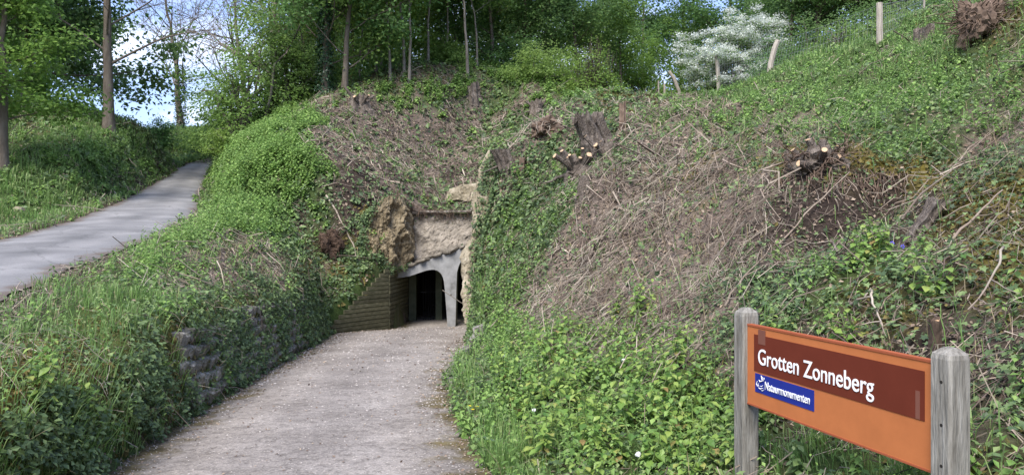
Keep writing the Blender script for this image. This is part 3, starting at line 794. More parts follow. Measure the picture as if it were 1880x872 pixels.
# ------------------------------------------------------------------ plank retaining walls left of the mouth
def plank_wall(name, A, B, n, hz, top0, top1, label, z0):
    w = empty(name, (A[0], A[1], z0))
    tag(w, label, 'retaining wall')
    dx, dy = B[0] - A[0], B[1] - A[1]; Ln = math.hypot(dx, dy); ex = np.array([dx / Ln, dy / Ln, 0]); ey = np.array([-dy / Ln, dx / Ln, 0]); ez = np.array([0, 0, 1.0])
    for i in range(n):
        z = i * hz
        # planks stop where the sloping top cuts them
        t0 = 0.0 if z + hz <= top0 else min(1, (z + hz * .6 - top0) / max(1e-3, top1 - top0))
        if t0 >= .97: continue
        l0, l1 = t0 * Ln, Ln
        wob = random.uniform(-.012, .012)
        c = ex * (l0 + l1) / 2 + ez * (z + hz / 2) + ey * wob
        tl = .03   # each plank leans out at its foot like a shingle
        ax = np.stack([ex, ey * math.cos(tl) + ez * math.sin(tl), ez * math.cos(tl) - ey * math.sin(tl)])
        MB().box(c, (l1 - l0, .06, hz * .84), ax).build('plank', M['plank'], w)
    return w
A0 = np.array([-5.78, 23.85]); B0 = np.array([-4.25, 26.05]); C0 = np.array([-4.02, 28.9])
plank_wall('plank_wall', A0, B0, 16, .138, .32, 2.15, 'mossy plank retaining wall with sloping top beside the cave mouth', -1.66)
plank_wall('plank_wall', B0 + np.array([.03, .02]), C0 + np.array([.03, 0]), 15, .138, 3, 3, 'dark plank side wall running into the cave mouth', -1.70)

# ------------------------------------------------------------------ rock faces
def rock_patch(name, fn, na, nb, mat, label, amp=.12, back=(0, .6, 0), seed=0):
    a, b_ = np.meshgrid(np.linspace(0, 1, na), np.linspace(0, 1, nb))
    P = fn(a, b_)
    du = np.gradient(P, axis=1); dv = np.gradient(P, axis=0)
    N = norm(np.cross(du, dv))
    s = P[..., 0] + P[..., 1] * .8
    n = fbm(s * 1.6, P[..., 2] * 1.6, seed, 5, .6)
    ridge = -np.abs(fbm(s * 1.1 + 5, P[..., 2] * .5, seed + 9, 3)) * 1.2
    edge = np.minimum(np.minimum(a, 1 - a), np.minimum(b_, 1 - b_)) * 6
    n = n + .35 * fbm(s * 7, P[..., 2] * 3.5, seed + 20, 4, .65)
    P = P + N * ((n + ridge + .25) * amp)[..., None] * np.clip(edge, 0, 1)[..., None]
    h, w = a.shape
    i = np.arange(h * w).reshape(h, w)
    Q = np.stack([i[:-1, :-1], i[:-1, 1:], i[1:, 1:], i[1:, :-1]], -1).reshape(-1, 4)
    V = P.reshape(-1, 3); V2 = V + np.array(back)
    m = h * w
    rim = np.concatenate([i[0, :], i[1:, -1], i[-1, -2::-1], i[-2:0:-1, 0]])
    rn = np.roll(rim, -1)
    Q3 = np.stack([rim, rim + m, rn + m, rn], -1)
    me = mesh_np(name, np.concatenate([V, V2]), quads=np.concatenate([Q, Q[:, ::-1] + m, Q3]), smooth=False)
    o = link(name, me, mat)
    if label: tag(o, label, 'rock')
    return o, P

def lerp_pts(L, t):
    L = np.array(L, float); k = np.linspace(0, 1, len(L))
    return np.stack([np.interp(t, k, L[:, j]) for j in range(L.shape[1])], -1)
def pxa(q): # (...,3) of u,v,d
    return np.stack([(q[..., 0] - CX) / F * q[..., 2], q[..., 2], CH + (HY - q[..., 1]) / F * q[..., 2]], -1)

def f_back(a, b):
    bot = lerp_pts([(700, 508, 27.75), (735, 500, 27.7), (795, 478, 27.7), (835, 466, 27.7), (905, 452, 27.75)], a)
    top = lerp_pts([(700, 380, 28.5), (745, 388, 28.3), (800, 387, 28.2), (850, 382, 28.2), (910, 352, 28.4)], a)
    return pxa(bot * (1 - b[..., None]) + top * b[..., None])
back_rock, BACK_P = rock_patch('chalk_cliff', f_back, 60, 36, M['chalk_grey'], 'upright pale chalk face directly above the concrete beam', .16, (0, .8, 0), 2)
def f_spur(a, b):
    bot = lerp_pts([(655, 478, 25.9), (690, 490, 26.0), (718, 498, 26.2), (742, 496, 26.9), (762, 488, 28.0)], a)
    top = lerp_pts([(668, 398, 26.3), (690, 372, 26.4), (718, 358, 26.6), (742, 362, 27.2), (764, 385, 28.4)], a)
    return pxa(bot * (1 - b[..., None]) + top * b[..., None])
_, SPUR_P = rock_patch('rock_spur', f_spur, 90, 90, M['rock_tan'], 'tan ribbed rock spur between the ivy slope and the cave mouth', .34, (-.2, 1.0, 0), 13)
EDGE = [(863, 668, 18.3), (862, 634, 18.6), (867, 596, 18.9), (860, 566, 19.1), (851, 538, 19.4), (848, 506, 19.7), (851, 470, 20.0), (862, 440, 20.4), (866, 405, 20.8), (870, 350, 21.5), (880, 305, 22.1), (896, 276, 22.5)]
def f_crag(a, b):
    e = lerp_pts(EDGE, b)
    p = pxa(e)
    fr = np.clip((.4 - a) / .4, 0, 1)[..., None]; bk = np.clip((a - .4) / .6, 0, 1)[..., None]
    return p + fr * np.array([.42, -.2, 0]) + fr ** 2 * np.array([.25, .6, 0]) + bk * np.array([.25, 6.0, .2])
crag, CRAG_P = rock_patch('chalk_crag', f_crag, 90, 130, M['chalk'], 'pale bare chalk edge under ivy just right of the concrete column', .17, (1.0, .3, 0), 31)
def f_out(a, b):
    bot = lerp_pts([(815, 372, 29.2), (840, 366, 28.9), (874, 372, 28.6)], a)
    top = lerp_pts([(822, 352, 29.6), (845, 340, 29.5), (876, 336, 29.4)], a)
    return pxa(bot * (1 - b[..., None]) + top * b[..., None])
rock_patch('rock_outcrop', f_out, 20, 14, M['chalk'], 'small pale rock ledge showing in the brush above the chalk face', .3, (0, .8, -.2), 51)

# pole lying on the ledge
mb = MB(); p0, p1 = px(757, 391, 28.0), px(866, 388, 28.0)
pts = np.linspace(p0, p1, 9) + RNG.normal(0, .012, (9, 3))
mb.tube(pts, np.linspace(.06, .045, 9), 8)
tag(mb.build('log', M['bark_grey']), 'thin weathered pole lying along the ledge above the chalk face', 'log')

# ------------------------------------------------------------------ stone walls
def stone_protos(n, seed):
    rr = random.Random(seed); res = []
    for i in range(n):
        bm = chunk(rr, 1, 1, 1, .22, .09)
        for v in bm.verts: v.co += Vector((rr.uniform(-.05, .05), rr.uniform(-.06, .06), rr.uniform(-.05, .05)))
        me = bpy.data.meshes.new('stone'); bm.to_mesh(me); bm.free(); me.materials.append(M['stone']); res.append(me)
    return res
SP = stone_protos(9, 3)
def stone_wall(label, line, y0, y1, side, rows, wmean, hrow, hcap):
    ucap = lambda yy, xx: float(U(np.array([xx + side * .45]), np.array([yy]))[0] - PZ(yy)) - .12
    line = np.array(line)[:, :3]
    w = empty('stone_wall', (float(np.interp(y0, line[:, 1], line[:, 0])), y0, float(PZ(y0))))
    tag(w, label, 'stone wall')
    rr = random.Random(int(y0 * 10) + rows)
    for r in range(rows):
        y = y0 + rr.uniform(0, wmean)
        while y < y1:
            lw = wmean * rr.uniform(.65, 1.4) * (.85 + .5 * (y - y0) / (y1 - y0))
            yc = y + lw / 2
            x = float(np.interp(yc, line[:, 1], line[:, 0])); k = float(np.interp(yc, line[:, 1], line[:, 2]))
            hz = (r + .5) * hrow
            if hz < min(hcap(yc), ucap(yc, x)):
                xx = x + side * (hz / k + .03); zz = float(PZ(yc)) + .06 + hz
                o = bpy.data.objects.new('stone', SP[rr.randrange(len(SP))]); COL.objects.link(o)
                o.parent = w
                o.location = (xx - w.location.x, yc - w.location.y, zz - w.location.z + rr.uniform(-.02, .02))
                ang = math.atan2(float(np.interp(yc + .2, line[:, 1], line[:, 0])) - x, .2)
                o.rotation_euler = (rr.uniform(-.12, .12), side * -(-math.atan(1 / k)) * -1 + rr.uniform(-.15, .15), -ang + rr.uniform(-.12, .12))
                o.scale = (rr.uniform(.16, .26), lw * .94, hrow * rr.uniform(.82, 1.02))
            y += lw
    return w
stone_wall('long ivy-grown rubble stone wall along the gravel path below the road', PATH_L, 9.0, 23.3, -1, 6, .30, .19, lambda y: .62 + .035 * y)
stone_wall('short weathered rubble stone wall at the foot of the steep brushy slope', PATH_R, 11.0, 18.4, 1, 4, .26, .17, lambda y: .25 + .55 * np.clip((y - 11) / 4, 0, 1))

# ------------------------------------------------------------------ the sign
sign = empty('information_sign', (1.75, 4.25, 0.0))
tag(sign, 'orange-brown name board reading Grotten Zonneberg between two grey wooden posts', 'sign')
SL = np.array([1.545, 4.98]); SR = np.array([1.957, 3.52])
e2 = (SR - SL) / np.linalg.norm(SR - SL); SLn = float(np.linalg.norm(SR - SL)); n2 = np.array([e2[1], -e2[0]])   # n2 faces the viewer
if n2 @ (-SL) < 0: n2 = -n2
ex3 = np.array([e2[0], e2[1], 0]); ey3 = np.array([-n2[0], -n2[1], 0]); ez3 = np.array([0, 0, 1.0])
def flat_mat(name, col, rough=.7, var=.10):
    return rough_mat(name, [tuple(c * (1 - var) for c in col), tuple(c * (1 + var) for c in col)], 6, rough=max(rough, .85), bump=.05, bscale=300, bdist=.001, spec=.06)
M['sign_orange'] = flat_mat('sign_orange', (.43, .145, .052)); M['sign_brown'] = flat_mat('sign_brown', (.125, .028, .016), .45); M['sign_blue'] = flat_mat('sign_blue', (.018, .03, .21), .45)
M['sign_white'] = flat_mat('sign_white', (.80, .80, .80), .5, .03); M['sign_edge'] = flat_mat('sign_edge', (.30, .085, .04))
M['tape'] = flat_mat('tape_residue', (.17, .07, .05), .6)
SO = np.array([sign.location.x, sign.location.y, sign.location.z])
def sp(t, z, off=0.0):
    """board coordinates: t metres from its left end, z height, off metres in front of its face"""
    q = SL + e2 * t + n2 * off
    return np.array([q[0], q[1], z]) - SO
def pix_on_board(u, v):
    dirx = (u - CX) / F
    # solve  SL + e2 t = d*(dirx,1)
    A_ = np.array([[e2[0], -dirx], [e2[1], -1.0]]); t, d = np.linalg.solve(A_, -SL)
    return float(t), CH + (HY - v) / F * d
z_lo, z_hi = .50, 1.002
mb = MB(); mb.box(sp(SLn / 2, (z_lo + z_hi) / 2, -.016), (SLn, .032, z_hi - z_lo), np.stack([ex3, ey3, ez3]))
board = mb.build('board', M['sign_orange'], sign)
mb = MB(); mb.box(sp(SLn / 2, z_hi + .006, -.016), (SLn, .04, .012), np.stack([ex3, ey3, ez3])); mb.build('edge_trim', M['sign_edge'], sign)
mb = MB(); mb.box(sp(SLn / 2, z_lo - .005, -.016), (SLn, .04, .010), np.stack([ex3, ey3, ez3])); mb.build('edge_trim', M['sign_edge'], sign)
def panel(name, tl, br, mat, off):
    t0, z1 = pix_on_board(*tl); t1, z0 = pix_on_board(*br)
    MB().box(sp((t0 + t1) / 2, (z0 + z1) / 2, off / 2), (t1 - t0, off, z1 - z0), np.stack([ex3, ey3, ez3])).build(name, mat, board)
    return t0, t1, z0, z1
bt0, bt1, bz0, bz1 = panel('name_panel', (1385, 613), (1698, 773), M['sign_brown'], .003)
lt0, lt1, lz0, lz1 = panel('logo_panel', (1387, 684), (1495, 755), M['sign_blue'], .003)
def text_mesh(body, weight):
    cu = bpy.data.curves.new('lettering', 'FONT'); cu.body = body; cu.size = 1.0; cu.offset = weight; cu.extrude = .004; cu.resolution_u = 6
    ob = bpy.data.objects.new('lettering', cu); COL.objects.link(ob)
    dg = bpy.context.evaluated_depsgraph_get()
    me = bpy.data.meshes.new_from_object(ob.evaluated_get(dg))
    bpy.data.objects.remove(ob); bpy.data.curves.remove(cu)
    return me
def put_text(body, weight, t0, t1, zbase, cap_h, off, mat):
    me = text_mesh(body, weight)
    V = np.array([v.co for v in me.vertices])
    x0, x1 = V[:, 0].min(), V[:, 0].max()
    cap = V[np.abs(V[:, 0] - x0) < .5][:, 1].max()
    X_ = t0 + (V[:, 0] - x0) / (x1 - x0) * (t1 - t0); Z_ = zbase + V[:, 1] / cap * cap_h
    W_ = np.array([sp(a, b, off + c * .4) for a, b, c in zip(X_, Z_, V[:, 2])])
    me.vertices.foreach_set('co', W_.astype(np.float32).ravel()); me.update()
    me.materials.clear(); me.materials.append(mat)
    return link('lettering', me, None, board)
ta, zt = pix_on_board(1393.5, 639); tb, zb = pix_on_board(1606, 720)
_, zbase = pix_on_board(1397, 668.5)
put_text('Grotten Zonneberg', .004, ta, tb, zbase, (zt - zbase) * .99, .0055, M['sign_white'])
ta2, zt2 = pix_on_board(1406, 700); tb2, _ = pix_on_board(1488, 738)
_, zb2 = pix_on_board(1406, 714.5)
put_text('Natuurmonumenten', .002, ta2, tb2, zb2, zt2 - zb2, .0055, M['sign_white'])
# small white emblem: open ring of strokes with a winged top
def stroke(pts, r):
    mb = MB(); P_ = [sp(*pix_on_board(u, v), .0065) for u, v in pts]
    mb.tube(P_, np.array(r), 6); return mb
for pts, r in (([(1399, 689), (1400.5, 693), (1401, 698)], [.0015, .005, .003]), ([(1401, 699), (1397, 700), (1395, 697)], [.003, .0045, .0015]), ([(1403, 699), (1404.5, 695), (1404, 692.5)], [.002, .0035, .001]),
               ([(1392, 699), (1390.5, 704), (1392.5, 709)], [.0015, .0035, .0015]), ([(1394.5, 703), (1393.5, 706), (1395, 709)], [.001, .0025, .001]), ([(1394, 711), (1398, 713.5), (1402, 712)], [.0015, .004, .002]), ([(1397, 708), (1400, 709), (1402, 707)], [.001, .003, .0015]), ([(1399, 716), (1402, 717), (1404, 715)], [.001, .0025, .001])):
    stroke(pts, r).build('emblem', M['sign_white'], board)
for tl, br in (((1393, 603), (1406, 634)), ((1682, 716), (1690, 772))):
    t0, z1 = pix_on_board(*tl); t1, z0 = pix_on_board(*br)
    z0, z1 = (max(z0, bz0 + .002), min(z1, z_hi - .01))
    MB().box(sp((t0 + t1) / 2, (z0 + z1) / 2, .004), (t1 - t0, .0014, z1 - z0), np.stack([ex3, ey3, ez3])).build('tape_mark', M['tape'], board)
def sign_post(t, ztop, zbot):
    s = .122; c = sp(t, 0, -.03)
    bm = bmesh.new()
    prof = [(1.0, zbot), (1.0, zbot + .4), (1.0, ztop - .30), (1.0, ztop - .05), (.93, ztop - .028), (.42, ztop), (.08, ztop + .004)]
    rings = []
    for f, z in prof:
        ring = []
        for sx, sy in ((-1, -.8), (-.8, -1), (.8, -1), (1, -.8), (1, .8), (.8, 1), (-.8, 1), (-1, .8)):
            q = c + ex3 * sx * s / 2 * f + ey3 * sy * s / 2 * f
            ring.append(bm.verts.new((q[0], q[1], z + random.uniform(-.003, .003))))
        rings.append(ring)
    for a, b in zip(rings, rings[1:]):
        for i in range(8): bm.faces.new((a[i], a[(i + 1) % 8], b[(i + 1) % 8], b[i]))
    bm.faces.new(rings[-1]); bm.faces.new(rings[0][::-1])
    return bm_obj('post', bm, M['post_wood'], sign)
lp = sign_post(-.061, 1.112, -.35)
rp = sign_post(SLn + .061, 1.083, -.35)
for zz in (.93, .735, .55):
    # bolt holes on the post's outer front face
    c = sp(SLn + .061, zz, -.03); q0 = c - ey3 * .0605 + ex3 * .01; 
    mb = MB(); mb.tube([q0 + ey3 * .02, q0 - ey3 * .0012], [.008, .008], 10); mb.build('bolt_hole', M['black'], rp)

#__STAGE_PLANTS__
# ------------------------------------------------------------------ scattering on the ground
cxm = (XS[:-1] + XS[1:]) / 2; cym = (YS[:-1] + YS[1:]) / 2
CXg, CYg = np.meshgrid(cxm, cym)
DXg, DYg = np.meshgrid(np.diff(XS), np.diff(YS))
CZg = (GZ[:-1, :-1] + GZ[1:, 1:] + GZ[1:, :-1] + GZ[:-1, 1:]) / 4
sx_ = (GZ[:-1, 1:] + GZ[1:, 1:] - GZ[:-1, :-1] - GZ[1:, :-1]) / 2 / DXg
sy_ = (GZ[1:, :-1] + GZ[1:, 1:] - GZ[:-1, :-1] - GZ[:-1, 1:]) / 2 / DYg
CN = norm(np.stack([-sx_, -sy_, np.ones_like(sx_)], -1))
CA = DXg * DYg * np.minimum(np.sqrt(1 + sx_ ** 2 + sy_ ** 2), 9)
CWt = (GW[:, :-1, :-1] + GW[:, 1:, 1:]) / 2
CRD, _ = road_dist(CXg, CYg)
CPD, _, _ = path_dist(CXg, CYg)
VIEW = (CYg > 2.6) & (CYg < 64) & (np.abs(CXg) < .74 * CYg + 2.5) & (CRD > 1.55 + .25 * fbm(CXg * 1.5, CYg * 1.5, 101, 3)) & ((CPD > -0.02) | (CYg > 28.2))
VIEW &= ~((CYg > 26.3) & (CYg < 28.2) & (CXg > -4.15) & (CXg < -0.7))      # the mouth of the cave
# no plants on the faces of plank walls
pw = (CPD < .16) & (CXg < -4) & (CYg > 23.7) & (CYg < 28.3)
VIEW &= ~pw
def sample(n, w, lod=1.2, rng=RNG, dmin=0, dmax=99, d0=6.0):
    ww = CA * w * VIEW * (d0 / np.maximum(CYg, d0)) ** lod * (CYg >= dmin) * (CYg < dmax)
    c = np.cumsum(ww.ravel()); tot = c[-1]
    idx = np.searchsorted(c, rng.random(n) * tot)
    j, i = np.unravel_index(np.clip(idx, 0, CA.size - 1), CA.shape)
    x = CXg[j, i] + (rng.random(n) - .5) * DXg[j, i]; y = CYg[j, i] + (rng.random(n) - .5) * DYg[j, i]
    P = np.stack([x, y, H(x, y)], -1)
    return P, CN[j, i], y
def W_(t): return CWt[TYPES.index(t)]

LEAF4 = (np.array([(0, -.5, 0), (.36, 0, .10), (0, .55, -.04), (-.36, 0, .10)]), np.array([(0, 1, 2), (0, 2, 3)]))
LEAF6 = (np.array([(0, -.5, 0), (.26, -.22, .06), (.33, .08, .10), (0, .56, -.10), (-.33, .08, .10), (-.26, -.22, .06), (0, .05, .0)]), np.array([(0, 1, 6), (1, 2, 6), (2, 3, 6), (3, 4, 6), (4, 5, 6), (5, 0, 6)]))
IVY7 = (np.array([(0, -.25, 0), (.34, -.38, .05), (.26, -.05, .05), (.5, .12, .0), (.2, .22, .05), (0, .6, -.06), (-.2, .22, .05), (-.5, .12, .0), (-.26, -.05, .05), (-.34, -.38, .05)]),
        np.array([(0, 1, 2), (0, 2, 4), (2, 3, 4), (0, 4, 6), (4, 5, 6), (0, 6, 8), (6, 7, 8), (0, 8, 9)]))
def leaves_np(P, N, size, tpl, rng=RNG, jit=.6, axis=None):
    n = len(P)
    N = norm(N + rng.normal(0, jit, (n, 3)))
    A = axis if axis is not None else rng.normal(0, 1, (n, 3))
    A = norm(A - N * (A * N).sum(-1, keepdims=True))
    B = np.cross(A, N)
    T, Fc = tpl
    V = P[:, None, :] + (B[:, None, :] * T[None, :, 0:1] + A[:, None, :] * T[None, :, 1:2] + N[:, None, :] * T[None, :, 2:3]) * np.asarray(size).reshape(-1, 1, 1)
    I = (np.arange(n) * len(T))[:, None, None] + Fc[None]
    return V.reshape(-1, 3), I.reshape(-1, 3)
def leaf_obj(name, mat, parts, label=None, kind=None, parent=None):
    mb = MB()
    for V, T in parts: mb.add(V, T=T)
    o = link(name, mb.mesh(name), mat, parent)
    if kind: o['kind'] = kind
    if label: tag(o, label)
    return o
UP = np.array([0, 0, 1.0])

# ivy --------------------------------------------------------------
STEEP = ((sx_ ** 2 + sy_ ** 2) > 3.5) & (CPD < 1.3) & (CPD > .02) & (CYg < 28)
wall_open = np.where(STEEP, np.clip(.30 + 2.4 * fbm(CYg * .9 + 3, CZg * 1.5, 33, 3), 0.02, .8) * np.where((CXg < -3) & (CYg > 10) & (CYg < 22), .8, 1.0), 1.0)
patch = np.clip(.75 + 1.5 * fbm(CXg * 1.3, CYg * 1.3, 35, 4, .6), .12, 1.3)
w_ivy = (W_('ivy') * patch + .10 * W_('dry') + .07 * W_('soil') + .2 * W_('moss') + .12 * W_('herb')) * wall_open
P, N, d = sample(30000, w_ivy, .9, dmax=10.5, d0=4)
clump = .5 + fbm(P[:, 0] * 2.2, P[:, 1] * 2.2, 90, 3)
kp = RNG.random(len(P)) < np.clip(clump * 1.5, .15, 1); P, N, d = P[kp], N[kp], d[kp]
h = RNG.random(len(P)) ** 1.5 * .14
V1 = leaves_np(P + N * h[:, None] + UP * .01, N * .8 + UP * .5, RNG.uniform(.038, .072, len(P)), IVY7, jit=.45)
P, N, d = sample(98000, w_ivy, 1.05, dmin=10.5)
h = RNG.random(len(P)) ** 1.5 * .20
V2 = leaves_np(P + N * h[:, None], N * .8 + UP * .4, np.clip(RNG.lognormal(-2.62, .33, len(P)), .035, .16) * np.clip(d / 16, .8, 2.3), LEAF4, jit=.55)
# steep faces of the walls get their own trailing ivy
P, N, d = sample(26000, STEEP * wall_open, .9)
V3 = leaves_np(P + N * (.02 + RNG.random(len(P))[:, None] * .15), N * .7 + UP * .5, RNG.uniform(.05, .085, len(P)) * np.clip(d / 14, .8, 1.6), LEAF4, jit=.5)
def on_patch(Pg, n, mask, rng=RNG, off=.05):
    nb_, na_ = Pg.shape[:2]
    a_, b_ = np.meshgrid(np.linspace(0, 1, na_), np.linspace(0, 1, nb_))
    w = np.clip(mask(a_, b_) + .5 * fbm(a_ * 5, b_ * 7, 91, 3), 0, None)
    c = np.cumsum(w.ravel()); k = np.searchsorted(c, rng.random(n) * c[-1]).clip(0, w.size - 1)
    return Pg.reshape(-1, 3)[k] + rng.normal(0, off, (n, 3)) + np.array([0, -.05, .02])
CR = on_patch(CRAG_P, 3000, lambda a, b: np.clip((.33 - a) * 7, -.4, 1) * (a < .45) + np.clip((b - .50) * 3, 0, .25) * (a < .5) - .12)
SPU = on_patch(SPUR_P, 1500, lambda a, b: np.clip((.22 - a) * 4, -.3, 1) + np.clip((.2 - b) * 4, 0, 1) + np.clip((b - .86) * 5, 0, 1) - .15)
BKP = on_patch(BACK_P, 700, lambda a, b: np.clip((b - .82) * 4, -.3, 1) + np.clip((.1 - b) * 4, 0, .5))
RK = np.concatenate([CR, SPU, BKP])
V4 = leaves_np(RK, np.tile(np.array([-.2, -.8, .6]), (len(RK), 1)), RNG.uniform(.06, .11, len(RK)), LEAF4, jit=.5)
leaf_obj('ivy_ground_cover', M['ivy'], [V1, V2, V3, V4], kind='stuff', label='dark green ivy trailing over the slopes and walls')

# herbs (nettles, young weeds) --------------------------------------
def herb_np(P, N, d, hgt, nleaf, lsize, rng=RNG, spread=.5):
    n = len(P)
    k = np.arange(nleaf)
    f = (k[None, :] + rng.random((n, nleaf))) / nleaf
    ang = rng.random((n, 1)) * 6.28 + k[None, :] * 2.4
    stem = norm(UP * 1.0 + N * .35 + rng.normal(0, .16, (n, 3)))
    pos = P[:, None, :] + stem[:, None, :] * (f * hgt[:, None])[..., None]
    out = np.stack([np.cos(ang), np.sin(ang), np.full_like(ang, .15)], -1)
    ls = lsize[:, None] * (1.1 - .6 * f)
    pos = pos + out * (ls * spread)[..., None]
    nr = UP * .9 + out * .55
    return leaves_np(pos.reshape(-1, 3), nr.reshape(-1, 3), ls.ravel(), LEAF4, rng, .25, axis=out.reshape(-1, 3))
P, N, d = sample(13000, (W_('herb') + .10 * W_('grass') + .10 * W_('ivy')) * np.minimum(wall_open, 1), 1.0)
lod = np.clip(d / 16, .75, 2.2)
V1 = herb_np(P, N, d, RNG.uniform(.12, .42, len(P)), 13, np.clip(RNG.lognormal(-2.6, .35, len(P)), .035, .15) * lod)
P, N, d = sample(5200, np.clip(W_('herb') - .45, 0, 1) * (CYg > 12) * (CXg < 2), .9)
V2 = herb_np(P, N, d, RNG.uniform(.3, .65, len(P)), 15, RNG.uniform(.07, .11, len(P)) * np.clip(d / 16, .8, 2.0))
leaf_obj('nettle_ground_cover', M['herb'], [V1, V2], kind='stuff', label='bright green nettles and weeds growing on the banks')
P, N, d = sample(13500, (W_('herb') * .8 + .5 * W_('grass') + .28 * W_('ivy') + .20 * W_('dry') + .05) * np.minimum(wall_open, 1), 1.0)
V1 = herb_np(P, N, d, RNG.uniform(.06, .26, len(P)), 9, np.clip(RNG.lognormal(-2.8, .38, len(P)), .03, .13) * np.clip(d / 14, .75, 2.2))
leaf_obj('weed_ground_cover', M['herb_mid'], [V1], kind='stuff', label='mid green low weeds scattered across the slopes')

# grass ----------------------------------------------------------------
def grass_np(P, N, hgt, wid, rng=RNG, lean=.5):
    n = len(P)
    a = rng.random(n) * 6.28
    out = np.stack([np.cos(a), np.sin(a), 0 * a], -1)
    side = np.stack([-np.sin(a), np.cos(a), 0 * a], -1)
    ln = (rng.random(n) ** 1.3 * lean + .12)[:, None]
    g = norm(UP + N * .3)
    p0 = P - UP * .02
    p1 = P + (g * .55 + out * ln * .25) * hgt[:, None]
    p2 = P + (g * .85 + out * ln * .75 - UP * ln * .1) * hgt[:, None]
    p3 = P + (g * .98 + out * ln * 1.35 - UP * ln * .4) * hgt[:, None]
    s = side * wid[:, None]
    V = np.stack([p0 - s * .8, p0 + s * .8, p1 - s, p1 + s, p2 - s * .7, p2 + s * .7, p3], 1)
    Fq = np.array([(0, 1, 3), (0, 3, 2), (2, 3, 5), (2, 5, 4), (4, 5, 6)])
    I = (np.arange(n) * 7)[:, None, None] + Fq[None]
    return V.reshape(-1, 3), I.reshape(-1, 3)
edge_g = np.exp(-((CPD - .18) / .22) ** 2) * .35 * (CXg > -1.5) + np.exp(-((CPD - .1) / .12) ** 2) * .18 + np.exp(-((CRD - 1.75) / .3) ** 2) * .25
gpatch = np.clip(.55 + 1.6 * fbm(CXg * 1.4, CYg * 1.4, 77, 3), .05, 1.5)
P, N, d = sample(78000, (W_('grass') * gpatch + edge_g + .03), 1.15, d0=5)
tuft = np.where((P[:, 0] < -4.5) & (d < 14), .65, 1.0) * (.6 + .9 * np.clip(.5 + fbm(P[:, 0] * 1.8, P[:, 1] * 1.8, 78, 3) * 1.6, 0, 1))
wl_ = W_('grass')
V1 = grass_np(P, N, RNG.uniform(.10, .30, len(P)) * tuft, RNG.uniform(.0025, .0045, len(P)) * np.clip(d / 7, 1, 5))
leaf_obj('grass', M['grass'], [V1], kind='stuff', label='long bright green grass along the verges and bank tops')
P, N, d = sample(9000, W_('dry') + .5 * W_('moss') + .3 * W_('grass'), 1.1)
V1 = grass_np(P, N, RNG.uniform(.12, .35, len(P)), RNG.uniform(.002, .0035, len(P)) * np.clip(d / 7, 1, 4), lean=1.1)
leaf_obj('dry_grass', M['grass_dry'], [V1], kind='stuff', label='straw coloured dead grass stalks lying on the slopes')

# moss cushions -----------------------------------------------------------
P, N, d = sample(40000, (W_('moss') ** 1.3) + .25 * STEEP * (1 - wall_open), 1.1)
V1 = leaves_np(P + N * (RNG.random(len(P)) * .05)[:, None], N, RNG.uniform(.03, .06, len(P)) * np.clip(d / 8, 1, 3), LEAF4, jit=.5)
leaf_obj('moss', M['moss'], [V1], kind='stuff', label='yellow brown moss on the banks and wall')

# litter ---------------------------------------------------------------
we = np.exp(-((CRD - 1.6) / .2) ** 2) * .8 + np.exp(-(CPD / .2) ** 2) * .3
P, N, d = sample(45000, W_('dry') + W_('soil') * .7 + .08 + we, 1.1)
V1 = leaves_np(P + N * (RNG.random(len(P)) * .03)[:, None], N, RNG.uniform(.025, .06, len(P)) * np.clip(d / 9, .9, 2.5), LEAF4, jit=.35)
leaf_obj('leaf_litter', M['litter'], [V1], kind='stuff', label='brown dead leaves strewn over bare soil')

# cut twigs -------------------------------------------------------------
def twigs_np(n, w, lmin, lmax, r, lift, lod=1.0, rng=RNG, dmax=99, down=.5):
    P, N, d = sample(n, w, lod, dmax=dmax)
    A = rng.normal(0, 1, (n, 3)); A = norm(A - N * (A * N).sum(-1, keepdims=True))
    fall = norm(np.stack([N[:, 0], N[:, 1], -np.hypot(N[:, 0], N[:, 1]) * .9], -1) + 1e-6)   # brushwood lies mostly down the slope
    A = norm(A + fall * rng.normal(0, down * 2, (n, 1)) + N * rng.normal(0, .12, (n, 1)))
    Ln = rng.uniform(lmin, lmax, n) * (.6 + .8 * rng.random(n))
    C = norm(rng.normal(0, 1, (n, 3)))
    base = P + N * (rng.random(n) ** 2 * lift + .01)[:, None]
    t = np.array([-.5, -.18, .15, .5])
    C2 = norm(rng.normal(0, 1, (n, 3)))
    pts = base[:, None, :] + A[:, None, :] * (t[None, :, None] * Ln[:, None, None]) + C[:, None, :] * (np.array([.0, .15, .05, -.04])[None, :, None] * Ln[:, None, None] * rng.uniform(.1, 1.2, (n, 1, 1))) + C2[:, None, :] * (np.array([.05, -.06, .12, -.05])[None, :, None] * Ln[:, None, None] * rng.uniform(0, 1.2, (n, 1, 1)))
    # keep the sticks above the ground
    gz = H(pts[..., 0].ravel(), pts[..., 1].ravel()).reshape(pts.shape[:2])
    pts[..., 2] = np.maximum(pts[..., 2], gz + .008)
    R = (rng.uniform(.6, 1.3, n) * r * np.clip(d / 9, 1, 3.2))[:, None] * np.array([1.0, .9, .7, .4])[None]
    return tubes_np(pts, R, 3)
pile = np.clip(.7 + 2.4 * fbm(CXg * .8 + CYg * .3, CYg * .8, 55, 4, .6), .08, 2.0)
w_dry = pile * W_('dry') ** 1.2 * np.clip(1.1 - 1.5 * W_('soil'), .1, 1) + .05 * W_('soil') + .05 * W_('moss')
mb = MB()
V, Q, _ = twigs_np(23000, w_dry, .15, .55, .0040, .13); mb.add(V, Q)
V, Q, _ = twigs_np(3000, (w_dry + .02) * (CYg > 6.5), .5, 1.2, .0055, .25); mb.add(V, Q)
V, Q, _ = twigs_np(7000, W_('ivy') * .6 + W_('moss') + W_('soil') + .15 * W_('herb'), .15, .5, .0035, .12); mb.add(V, Q)
